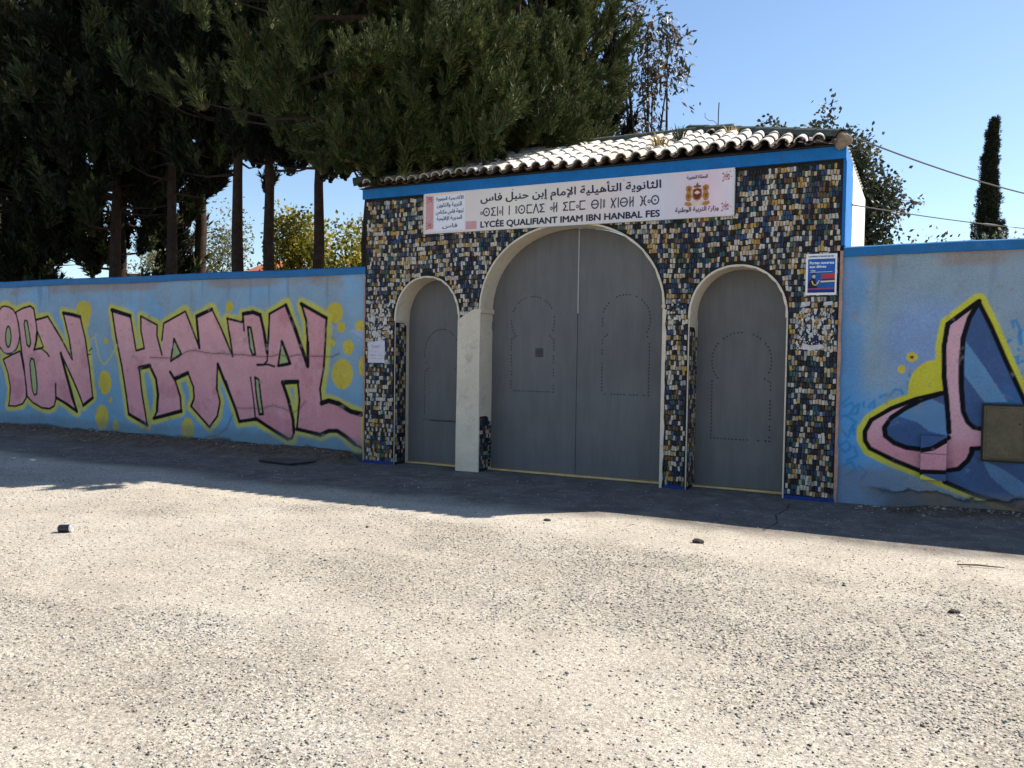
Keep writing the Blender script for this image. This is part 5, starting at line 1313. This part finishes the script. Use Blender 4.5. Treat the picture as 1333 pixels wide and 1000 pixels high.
def rotmats(dirs, spin):
    """rotation matrices taking +z to dirs, after a spin about z"""
    w = dirs / np.linalg.norm(dirs, axis=1, keepdims=True)
    h = np.where(np.abs(w[:, 2:3]) < 0.95, np.array([[0, 0, 1.0]]), np.array([[1.0, 0, 0]]))
    u = np.cross(h, w); u /= np.linalg.norm(u, axis=1, keepdims=True)
    v = np.cross(w, u)
    c, s = np.cos(spin)[:, None], np.sin(spin)[:, None]
    u2 = u * c + v * s; v2 = -u * s + v * c
    return np.stack([u2, v2, w], -1)

def tuft_base(r, n=15, wd=0.052, fl=0.42, sec=0.7):
    """a flame-shaped conifer spray: stem with rising, tapering fronds (2 triangles each)"""
    V = []; F = []
    def blade(p, d, ln, w):
        d = d / np.linalg.norm(d)
        s = np.cross(d, r.normal(size=3)); s /= np.linalg.norm(s)
        o = len(V)
        V.extend([p, p + d * ln * 0.45 + s * w, p + d * ln, p + d * ln * 0.45 - s * w])
        F.extend([(o, o + 1, o + 2), (o, o + 2, o + 3)])
    for i in range(n):
        t_ = (i + 0.3) / n
        az = i * 2.4 + r.uniform(-0.4, 0.4)
        up = 0.7 + 0.9 * t_
        d = np.array([math.cos(az), math.sin(az), up])
        ln = (fl * (1 - t_) ** 0.7 + 0.10) * r.uniform(0.75, 1.25)
        p = np.array([0, 0, t_ * 0.85]) + np.array([math.cos(az), math.sin(az), 0]) * 0.02
        blade(p, d, ln, wd * (0.65 + 0.4 * (1 - t_)))
        if t_ < sec:
            q = p + d / np.linalg.norm(d) * ln * 0.5
            blade(q, d + r.normal(size=3) * 0.6, ln * 0.55, wd * 0.7)
    blade(np.array([0, 0, 0.6]), np.array([0, 0, 1.0]), 0.45, 0.03)
    return np.array(V), np.array(F)

def flame_base(r, dens=90, wd=0.02, ln=0.13, nside=7):
    """a cypress spray: a main spire and side spires clothed in short rising scale-leaf fronds"""
    V = []; F = []
    spires = [(np.zeros(3), np.array([0, 0, 1.0]), 1.0, 0.12)]
    for i in range(nside):
        t_ = 0.02 + 0.6 * i / nside; az = i * 2.4 + r.uniform(-0.4, 0.4)
        d = np.array([math.cos(az) * 0.62, math.sin(az) * 0.62, 1.0]); d /= np.linalg.norm(d)
        spires.append((np.array([0, 0, t_]), d, r.uniform(0.34, 0.6) * (1 - 0.45 * t_), 0.075))
    for p0, d0, L, R_ in spires:
        u = np.cross(d0, [0.3, 0.8, 0.1]); u /= np.linalg.norm(u); v = np.cross(d0, u)
        o = len(V)                                             # woody, leafy core keeps the spray from being see-through
        for k in range(5):
            a_ = 6.283 * k / 5
            V.append(p0 + (u * math.cos(a_) + v * math.sin(a_)) * R_ * 0.45)
        V.append(p0 + d0 * L * 0.8)
        for k in range(5):
            F.append((o + k, o + (k + 1) % 5, o + 5))
        n = int(dens * L * (0.6 + R_ * 4))
        for i in range(n):
            t_ = (i + r.random()) / n
            a_ = r.uniform(0, 6.283)
            rad_ = u * math.cos(a_) + v * math.sin(a_)
            q = p0 + d0 * (t_ * L * 0.92) + rad_ * R_ * (1 - t_) ** 0.8 * r.uniform(0.3, 0.9)
            dd = d0 * 1.0 + rad_ * r.uniform(0.25, 0.75) + r.normal(size=3) * 0.12
            dd /= np.linalg.norm(dd)
            l_ = ln * r.uniform(0.6, 1.3) * (1 - 0.35 * t_)
            s_ = np.cross(dd, r.normal(size=3)); s_ /= np.linalg.norm(s_)
            o = len(V)
            V.extend([q - s_ * wd * 0.5, q + s_ * wd * 0.5, q + dd * l_])
            F.append((o, o + 1, o + 2))
    return np.array(V), np.array(F)

def place(base, pos, dirs, scale, r):
    V0, F0 = base
    R_ = rotmats(dirs, r.uniform(0, 6.28, len(pos)))
    V = np.einsum('nij,vj->nvi', R_, V0) * scale[:, None, None] + pos[:, None, :]
    F = F0[None] + (np.arange(len(pos)) * len(V0))[:, None, None]
    return V.reshape(-1, 3), F.reshape(-1, 3)

def conifer_parts(seed, H, z0, R0, nb, per, droop=0.1, tuft=0.42, taper=0.8, lean=(0, 0), ys=1.0, flame=0.8, fine=False, extra=(), nfl=3, kk=9):
    """returns trunk MB and crown arrays; boughs carry clustered upright sprays"""
    r = np.random.default_rng(seed)
    bases = [flame_base(r, 185, 0.026, 0.15, 6) if fine else flame_base(r, 66, 0.056, 0.22, 6) for _ in range(4)]
    tr = MB()
    pts = [(lean[0] * (k / 8) ** 2 + r.normal() * 0.03, lean[1] * (k / 8) ** 2 + r.normal() * 0.03, H * 0.97 * k / 8 - 0.1 * (k == 0)) for k in range(9)]
    rt = 0.19 * min(H, 13) / 11
    tr.tube(pts, [rt * (1.35 if k == 0 else 1) * (1 - 0.85 * k / 8) for k in range(9)], 10)
    pos = []; dirs = []; sc = []; tone = []
    for b in range(nb + len(extra)):
        t_ = r.random() ** 0.85
        zb = z0 + (H - z0) * t_
        ctr = np.array([np.interp(zb, [p[2] for p in pts], [p[0] for p in pts]), np.interp(zb, [p[2] for p in pts], [p[1] for p in pts]), zb])
        az = b * 2.39996 + r.uniform(-0.5, 0.5)
        Rr = R0 * (1 - taper * t_ ** 1.3) * r.uniform(0.62, 1.12)
        if t_ < 0.12: Rr *= 0.75
        up = r.uniform(0.15, 0.55) - droop
        end = ctr + np.array([math.cos(az) * Rr, math.sin(az) * Rr * ys, Rr * up])
        if b >= nb:                                        # boughs that reach out over the roof
            end = np.array(extra[b - nb], dtype=float); ctr = np.array([0, 0, end[2] + 0.5]); az = math.atan2(end[1], end[0]); Rr = float(np.hypot(end[0], end[1]))
        if Rr > 0.6 and (b % 2 == 0 or b >= nb):
            mid = ctr + (end - ctr) * 0.5 + np.array([0, 0, -0.06 * Rr])
            tr.tube([tuple(ctr), tuple(mid), tuple(ctr + (end - ctr) * 0.9)], [0.045, 0.028, 0.008], 5, cap=False)
        out = np.array([math.cos(az), math.sin(az), 0])
        for fl in range(nfl):                              # upright flame-like sprays along the bough
            s = (0.3 + 0.75 * r.random() ** 0.6) if b < nb else 0.85 + 0.2 * r.random()
            root = ctr + (end - ctr) * s + r.normal(size=3) * 0.13
            ax = np.array([0, 0, 1.0]) * r.uniform(0.75, 1.1) + out * r.uniform(0.05, 0.6) + r.normal(size=3) * 0.16
            if b >= nb: ax = np.array([0, 0, r.uniform(0.25, 1.1)]) + out * 0.4 + r.normal(size=3) * 0.28
            ax /= np.linalg.norm(ax)
            hgt = flame * r.uniform(0.55, 1.3) * (0.75 if b >= nb else 1)
            pos.append(root[None]); dirs.append(ax[None]); sc.append(np.array([hgt * (1.0 if fine else 1.25)]))
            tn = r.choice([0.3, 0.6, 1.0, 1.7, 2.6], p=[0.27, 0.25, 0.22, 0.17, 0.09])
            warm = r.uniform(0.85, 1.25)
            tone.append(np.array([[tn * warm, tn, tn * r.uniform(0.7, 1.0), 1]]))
    pos = np.concatenate(pos); dirs = np.concatenate(dirs); sc = np.concatenate(sc); tone = np.concatenate(tone)
    Vs = []; Fs_ = []; Ts = []; off = 0
    for j in range(4):
        V, F = place(bases[j], pos[j::4], dirs[j::4], sc[j::4], r)
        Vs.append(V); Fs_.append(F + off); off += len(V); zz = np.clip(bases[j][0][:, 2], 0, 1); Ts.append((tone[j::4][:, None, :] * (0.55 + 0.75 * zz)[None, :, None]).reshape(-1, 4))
    return tr, np.concatenate(Vs), np.concatenate(Fs_), np.concatenate(Ts)

def conifer_mesh(mat, seed, **kw):
    tr, V, F, T = conifer_parts(seed, **kw)
    return tr.mesh('trunk', M_bark, True), npmesh('crown', V, F, mat, False, None, T)
def conifer(meshes, label, x, y, rz=0.0, s=1.0, group=None, name='conifer'):
    o = thing(name, label, 'tree', (0, 0, 0), group)
    link('trunk', meshes[0], o); link('crown', meshes[1], o)
    o.location = (x, y, 0); o.rotation_euler = (0, 0, rz); o.scale = (s, s, s)
    return o

TG = 'tall dark conifers standing behind the left wall'
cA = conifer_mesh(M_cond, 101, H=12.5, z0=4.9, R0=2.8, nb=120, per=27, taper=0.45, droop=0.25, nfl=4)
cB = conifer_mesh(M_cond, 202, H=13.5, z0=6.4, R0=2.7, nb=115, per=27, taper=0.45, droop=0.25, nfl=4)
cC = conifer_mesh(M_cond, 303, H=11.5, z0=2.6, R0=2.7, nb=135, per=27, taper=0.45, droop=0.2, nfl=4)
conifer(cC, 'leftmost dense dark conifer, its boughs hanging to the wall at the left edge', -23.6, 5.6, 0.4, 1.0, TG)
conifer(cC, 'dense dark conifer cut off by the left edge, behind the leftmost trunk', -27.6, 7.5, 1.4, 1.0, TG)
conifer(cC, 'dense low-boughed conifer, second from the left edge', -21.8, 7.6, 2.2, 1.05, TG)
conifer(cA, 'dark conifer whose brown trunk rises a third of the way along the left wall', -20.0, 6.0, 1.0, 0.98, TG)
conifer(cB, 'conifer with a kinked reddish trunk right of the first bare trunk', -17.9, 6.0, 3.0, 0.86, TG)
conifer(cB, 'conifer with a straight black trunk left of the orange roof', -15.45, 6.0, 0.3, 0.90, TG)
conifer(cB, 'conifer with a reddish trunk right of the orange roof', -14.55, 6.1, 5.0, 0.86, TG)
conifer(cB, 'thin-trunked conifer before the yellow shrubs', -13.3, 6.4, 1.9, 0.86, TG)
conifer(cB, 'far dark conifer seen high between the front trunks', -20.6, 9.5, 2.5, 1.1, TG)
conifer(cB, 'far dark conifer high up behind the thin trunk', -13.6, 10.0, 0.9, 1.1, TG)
qr = random.Random(8)
GA, GB = (-8.7, 2.2), (-6.9, 4.3)
exA = []
for i in range(95):
    u = i / 94
    x = -7.5 + 2.35 * u + qr.uniform(-0.15, 0.15)
    y = qr.uniform(-0.4, 0.5)
    exA.append((x - GA[0], y - GA[1], 4.12 + 0.38 * max(0, y) + 0.1 * u + qr.choice((0.0, 0.0, 0.15, 0.45, 0.8, 1.2)) + qr.uniform(0, 0.12)))
exB = []
for i in range(40):
    u = i / 39
    x = -6.3 + 1.8 * u + qr.uniform(-0.15, 0.15)
    y = qr.uniform(0.7, 1.9)
    exB.append((x - GB[0], y - GB[1], 3.95 + 0.38 * y + 0.1 * u + qr.choice((0.0, 0.0, 0.3, 0.7, 1.2)) + qr.uniform(0, 0.25)))
gA = conifer_mesh(M_con, 404, H=9.6, z0=5.1, R0=3.3, nb=80, per=27, taper=0.25, droop=0.34, ys=0.85, flame=0.85, fine=True, extra=exA, nfl=4)
gB = conifer_mesh(M_con, 505, H=9.6, z0=4.7, R0=2.0, nb=85, per=27, taper=0.25, droop=0.32, ys=1.7, flame=0.85, fine=True, extra=exB, nfl=4)
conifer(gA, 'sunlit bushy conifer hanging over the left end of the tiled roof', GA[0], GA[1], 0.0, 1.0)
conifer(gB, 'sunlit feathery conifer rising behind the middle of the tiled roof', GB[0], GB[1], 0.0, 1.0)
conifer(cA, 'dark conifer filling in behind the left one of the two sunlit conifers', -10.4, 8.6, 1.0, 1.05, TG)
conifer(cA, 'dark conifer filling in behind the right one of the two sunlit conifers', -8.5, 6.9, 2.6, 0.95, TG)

# broadleaf trees and shrubs
def leafy(name, label, loc, mat, seed, H, clumps, leaf=(0.11, 0.035), per=260, rclump=0.45, droop=0.3, trunk_r=0.12, bark=M_bark, multi=1):
    """clumps: list of (x, y, z, r) relative to the foot"""
    r = np.random.default_rng(seed)
    o = thing(name, label, 'tree' if H > 3.6 else 'shrub', loc)
    tr = MB()
    top = np.array([clumps[0][0] * 0.3, clumps[0][1] * 0.3, H * 0.45])
    tr.tube([(0, 0, -0.1), (top[0] * 0.4, top[1] * 0.4, H * 0.25), tuple(top)], [trunk_r * 1.2, trunk_r, trunk_r * 0.75], 9)
    P = []; D = []; S = []
    for (cx, cy, cz, cr) in clumps:
        e = np.array([cx, cy, cz]); mid = top * 0.45 + e * 0.55 + r.normal(size=3) * 0.12
        tr.tube([tuple(top * 0.9), tuple(mid), tuple(e)], [trunk_r * 0.5, trunk_r * 0.28, 0.010], 6, cap=False)
        k = int(per * (cr / rclump) ** 2)
        nn = r.normal(size=(k, 3)); nn /= np.linalg.norm(nn, axis=1, keepdims=True)
        rad_ = cr * (0.35 + 0.75 * r.random(k) ** 0.6)[:, None]
        sub = r.normal(size=(9, 3)) * cr * 0.55                      # sub-clusters leave gaps
        p = e + np.where(r.random((k, 1)) < 0.55, sub[r.integers(0, 9, k)] + r.normal(size=(k, 3)) * cr * 0.24, nn * rad_)
        P.append(p); D.append(nn * 0.9 + np.array([0, 0, -droop]) + r.normal(size=(k, 3)) * 0.5); S.append(r.uniform(0.65, 1.35, k))
        for q in range(4):
            tr.tube([tuple(e), tuple(e + sub[q])], [0.010, 0.004], 4, cap=False)
    P = np.concatenate(P); D = np.concatenate(D); S = np.concatenate(S)
    L, W = leaf
    base = (np.array([(0, 0, 0), (W, 0, L * 0.45), (0, 0.012, L), (-W, 0, L * 0.45)]), np.array([(0, 1, 2), (0, 2, 3)]))
    V, F = place(base, P, D, S, r)
    link('trunk', tr.mesh('trunk', bark, True), o)
    link('crown', npmesh('crown', V, F, mat), o)
    for ch in o.children: ch.matrix_parent_inverse = Matrix.Identity(4)
    return o
M_euc = foliage_mat('olive_brown_leaves', [(0.0, (0.030, 0.032, 0.018, 1)), (0.55, (0.07, 0.065, 0.032, 1)), (0.85, (0.14, 0.10, 0.06, 1)), (1.0, (0.24, 0.16, 0.11, 1))], 0.45, 0.2)
M_brd = foliage_mat('dull_green_leaves', [(0.0, (0.028, 0.036, 0.020, 1)), (0.6, (0.062, 0.072, 0.038, 1)), (1.0, (0.12, 0.12, 0.065, 1))], 0.5, 0.2)
M_olv = foliage_mat('grey_green_leaves', [(0.0, (0.10, 0.12, 0.07, 1)), (0.6, (0.21, 0.23, 0.13, 1)), (1.0, (0.34, 0.34, 0.20, 1))], 0.6, 0.35)
M_yel = foliage_mat('yellow_leaves', [(0.0, (0.10, 0.14, 0.03, 1)), (0.45, (0.24, 0.26, 0.05, 1)), (0.8, (0.45, 0.36, 0.05, 1)), (1.0, (0.55, 0.40, 0.12, 1))], 0.6, 0.45)
rr = random.Random(3)
cl = [(0.0, 0, 9.2, 0.55), (0.45, 0.1, 8.7, 0.5), (-0.2, 0.2, 8.2, 0.5), (0.55, -0.1, 8.1, 0.45), (0.15, 0, 7.6, 0.45), (-0.5, 0, 8.9, 0.5), (-0.35, 0.2, 7.2, 0.4), (0.1, 0.1, 6.7, 0.4), (-0.15, 0, 6.1, 0.35), (0.3, 0, 5.9, 0.3), (-0.7, 0.3, 9.6, 0.5), (-1.1, 0.1, 10.1, 0.6), (-0.9, 0.2, 7.9, 0.4), (0.0, 0.2, 5.3, 0.3)]
leafy('eucalyptus_tree', 'slender loose-leaved tree against the sky right of the conifers', (-5.9, 9.0, 0), M_euc, 11, 10, cl, (0.15, 0.026), 230, 0.45, 0.7, 0.11)
cl = [(-1.0, 0, 6.7, 0.5), (-0.6, 0.2, 6.4, 0.55), (-0.15, 0, 6.2, 0.55), (0.15, 0.3, 5.8, 0.6), (0.45, 0, 5.3, 0.55), (0.7, 0.2, 4.9, 0.6), (0.95, 0, 5.1, 0.35), (0.5, 0, 4.4, 0.6), (0.1, 0.1, 5.0, 0.7), (-0.3, 0, 5.6, 0.7), (0.35, 0, 3.9, 0.55), (-0.1, 0, 4.2, 0.7), (-0.8, 0, 5.8, 0.7), (0.1, 0, 3.4, 0.6), (0.55, 0.1, 3.5, 0.4), (-0.6, 0, 4.9, 0.8), (-0.5, 0, 3.8, 0.7), (0.2, 0.4, 6.35, 0.3)]
leafy('broadleaf_tree', 'rounded dull green tree close behind the right end of the gatehouse', (-1.5, 9.0, 0), M_brd, 12, 6.6, [(a * 0.66 + 0.0, b, min(c_ * 0.96, 5.85 - 0.1 * a), d * 0.9) for a, b, c_, d in cl if a > -0.55], (0.10, 0.032), 620, 0.45, 0.4, 0.14)
for lab, x, y, sc_, sd in (('distant round treetop just left of the roof peak at the right', -3.95, 14.0, 1.0, 21), ('small distant treetop peeping over the ridge near the aerial', -4.75, 14.0, 0.75, 22), ('distant treetop over the right part of the ridge', -2.55, 13.5, 0.95, 23), ('yellowish distant treetop beside the broad tree', -3.05, 12.5, 0.8, 24)):
    leafy('far_tree', lab, (x, y, 0), M_brd if sd != 24 else M_olv, sd, 8.2, [(0, 0, 7.72 - (1 - sc_) * 1.0 - (14 - y) * 0.33, 0.42 * sc_), (0.35, 0, 7.4 - (14 - y) * 0.33, 0.42), (-0.35, 0, 7.25 - (14 - y) * 0.33, 0.42), (0, 0, 6.6 - (14 - y) * 0.33, 0.5), (0, 0, 5.6, 0.6)], (0.12, 0.045), 300, 0.45, 0.2, 0.12)
# olives and yellow shrubs seen under the conifers
def shrub(name, label, loc, mat, seed, w, h, zlo=2.2, n=16, leaf=(0.08, 0.022), per=330):
    q = random.Random(seed)
    cl = []
    for i in range(n):
        a = q.uniform(-1, 1); zt = zlo + (h - zlo) * (1 - a * a * 0.7)
        cl.append((a * w, q.uniform(-0.6, 0.6), q.uniform(zlo, zt), q.uniform(0.45, 0.75)))
    return leafy(name, label, loc, mat, seed, h, cl, leaf, per, 0.6, 0.1, 0.12)
shrub('olive_tree', 'pale grey-green olive tree between the brown trunks', (-23.4, 12.5, 0), M_olv, 31, 2.6, 6.3, 2.8, 30, (0.11, 0.03))
shrub('olive_tree', 'pale olive tree low behind the leftmost bare trunk', (-27.2, 13.0, 0), M_olv, 32, 2.6, 5.8, 2.6, 26, (0.11, 0.03))
shrub('olive_tree', 'grey-green olive tree behind the thin trunk left of the gatehouse', (-17.2, 14.0, 0), M_olv, 33, 1.8, 5.9, 2.6, 16, (0.11, 0.03))
shrub('yellow_shrub', 'tall yellow-leaved shrub right of the orange roof', (-17.8, 11.0, 0), M_yel, 34, 1.3, 6.0, 2.6, 24, (0.12, 0.04))
shrub('yellow_shrub', 'golden shrub beside the thick trunk left of the gatehouse', (-15.7, 10.8, 0), M_yel, 35, 1.2, 5.5, 2.6, 22, (0.12, 0.04))
shrub('yellow_shrub', 'yellow-green shrub showing beside the left edge of the gatehouse', (-12.3, 8.6, 0), M_yel, 36, 0.6, 4.4, 2.2, 9, (0.12, 0.04))
shrub('leafy_shrub', 'small bush just showing above the right wall', (-0.1, 8.0, 0), M_brd, 37, 0.28, 3.72, 2.6, 7, (0.08, 0.025), 200)
shrub('leafy_shrub', 'low yellow-green bush at the foot of the slim cypress', (1.25, 11.5, 0), M_olv, 38, 0.35, 4.35, 3.0, 9, (0.08, 0.025), 240)
# slim black cypress
def cypress():
    r = np.random.default_rng(77)
    o = thing('cypress', 'slim dark pointed cypress standing alone beyond the right wall', 'tree', (1.42, 14, 0))
    bases = [tuft_base(r, 16) for _ in range(2)]
    n = 3400
    z = 1.2 + (7.45 - 1.2) * r.random(n)
    prof = np.interp(z, [1.2, 3.0, 4.6, 5.6, 6.4, 7.0, 7.5], [0.40, 0.38, 0.31, 0.21, 0.13, 0.08, 0.01])
    prof = prof * (1 + 0.28 * np.sin(z * 5.1) * np.sin(z * 2.3))
    a = r.uniform(0, 6.28, n); q = prof * r.random(n) ** 0.45
    x = q * np.cos(a) - 0.09 * np.sin((z - 4) * 0.9); y = q * np.sin(a)
    d = np.stack([np.cos(a) * 0.35, np.sin(a) * 0.35, np.ones(n)], -1) + r.normal(size=(n, 3)) * 0.2
    V1, F1 = place(bases[0], np.stack([x, y, z], -1)[::2], d[::2], r.uniform(0.12, 0.26, n)[::2], r)
    V2, F2 = place(bases[1], np.stack([x, y, z], -1)[1::2], d[1::2], r.uniform(0.12, 0.26, n)[1::2], r)
    link('crown', npmesh('crown', np.concatenate([V1, V2]), np.concatenate([F1, F2 + len(V1)]), M_cond, False, None, np.full((len(V1) + len(V2), 4), 0.8)), o).matrix_parent_inverse = Matrix.Identity(4)
    MB().tube([(0, 0, -0.1), (0, 0, 3), (0.05, 0, 7.0)], [0.12, 0.09, 0.02], 8).build('trunk', M_bark, None).parent = o
cypress()

# house with an orange tiled roof, glimpsed between the trunks
hs = thing('far_house', 'pale house with an orange roof glimpsed between the conifer trunks', 'house', (-33.5, 26, 0))
M_hw = worn('house_wall', (0.62, 0.56, 0.48, 1), 0.1, 1)
M_or = worn('orange_roof', (0.55, 0.17, 0.08, 1), 0.2, 2)
MB().box(-36.6, -30.6, 25, 31, 0, 5.1).build('wall', M_hw, hs)
MB().add([(-36.9, 24.7, 5.1), (-30.3, 24.7, 5.1), (-30.3, 31.3, 5.1), (-36.9, 31.3, 5.1), (-33.9, 27.5, 6.95), (-33.5, 28.5, 6.95)], [(0, 1, 4), (1, 2, 5, 4), (2, 3, 5), (3, 0, 4, 5), (3, 2, 1, 0)]).build('roof', M_or, hs)
MB().box(-34.0, -33.0, 24.96, 25.01, 3.4, 4.5).build('window', plain('dark_glass', (0.03, 0.04, 0.05, 1), 0.2), hs)

# overhead cables from the gatehouse corner
def cable(label, p0, p1, sag, r=0.010, knot=None):
    p0, p1 = Vector(p0), Vector(p1)
    pts = []
    for i in range(25):
        t_ = i / 24
        p = p0.lerp(p1, t_); p.z -= sag * 4 * t_ * (1 - t_)
        pts.append(p)
    m = MB().tube(pts, r, 6)
    if knot is not None:
        q = pts[knot]; q2 = pts[knot + 1]
        m.tube([q, q.lerp(q2, 0.25), q.lerp(q2, 0.7), q2], [r, r * 2.4, r * 2.2, r], 6)
    o = m.build('overhead_cable', M_iron); o['label'] = label; o['category'] = 'cable'
    return o
cable('upper black cable running from the roof corner past the cypress', (-0.80, 0.8, 4.17), (5.2, 13.3, 5.05), 0.35, 0.011)
cable('lower thin cable with a splice running off to the right', (-0.79, 0.8, 3.38), (5.2, 13.3, 4.5), 0.16, 0.007, 6)
# bracket for the cables on the gatehouse corner
m = MB().tube([(-0.83, 0.75, 4.0), (-0.72, 0.75, 4.0), (-0.72, 0.75, 4.1)], 0.012, 6).tube([(-0.83, 0.8, 3.38), (-0.78, 0.8, 3.38)], 0.010, 6)
m.build('cable_bracket', M_iron, gate)
# dry weeds growing on the roof tiles
r = np.random.default_rng(9)
def weed(label, cx, cy, n, h, mat, zbase=None, name='weed'):
    V = []; F = []
    for i in range(n):
        a = r.uniform(0, 6.28); b = r.uniform(0.1, 0.5)
        p = np.array([cx + r.normal() * 0.03, cy + r.normal() * 0.03, zbase])
        d = np.array([math.cos(a) * b, math.sin(a) * b, 1]) * h * r.uniform(0.5, 1.1)
        s = np.array([-math.sin(a), math.cos(a), 0]) * 0.006
        o_ = len(V); V += [p - s, p + s, p + d * 0.6 + s * 0.8, p + d + np.array([math.cos(a), math.sin(a), 0]) * 0.03]
        F += [(o_, o_ + 1, o_ + 2), (o_, o_ + 2, o_ + 3)]
    o = link(name, npmesh(name, np.array(V), np.array(F), mat)); o['label'] = label; o['category'] = 'weed'
M_straw = foliage_mat('straw', [(0.0, (0.30, 0.20, 0.08, 1)), (1.0, (0.55, 0.42, 0.2, 1))], 0.8, 0.3)
def roofz(y): return EZ + (y - EY) * math.tan(SL) + 0.05
weed('dry yellow weed sprouting between the roof tiles left of the peak', -2.95, 0.25, 40, 0.22, M_straw, roofz(0.25))
weed('dark dead weed standing on the roof tiles above the dry yellow one', -2.85, 0.75, 34, 0.24, M_brd, roofz(0.75))
weed('tiny dry weed on the roof tiles near the peak', -2.2, 0.9, 20, 0.16, M_straw, roofz(0.9))
# drifts of dead needles on the shaded left end of the roof
n = 2600
nx_ = r.uniform(-7.0, -5.4, n); ny_ = r.uniform(-0.05, 1.2, n)
az = r.uniform(0, 3.14, n); L_ = r.uniform(0.03, 0.08, n)
zc = EZ + (ny_ - EY) * math.tan(SL) + 0.10 + r.uniform(-0.03, 0.03, n)
p = np.stack([nx_, ny_, zc], -1); dv = np.stack([np.cos(az), np.sin(az), np.sin(az) * 0.4], -1) * L_[:, None]; sv = np.stack([-np.sin(az), np.cos(az), az * 0], -1) * 0.004
V = np.stack([p - sv, p + sv, p + dv], 1).reshape(-1, 3); F = np.arange(3 * n).reshape(-1, 3)
link('dead_needles', npmesh('dead_needles', V, F, foliage_mat('needle_litter', [(0, (0.08, 0.045, 0.025, 1)), (1, (0.18, 0.11, 0.06, 1))], 0.9, 0.1)), None, kind='stuff', label='brown dead needles lying on the shaded left end of the roof')
for o_ in list(COL.objects):
    if o_.type == 'MESH' and o_.name.startswith('tmp'):
        bpy.data.objects.remove(o_)
print('objects', len(COL.objects), 'tris', sum(len(m.polygons) * (2 if len(m.polygons) and m.polygons[0].loop_total == 4 else 1) for m in bpy.data.meshes))
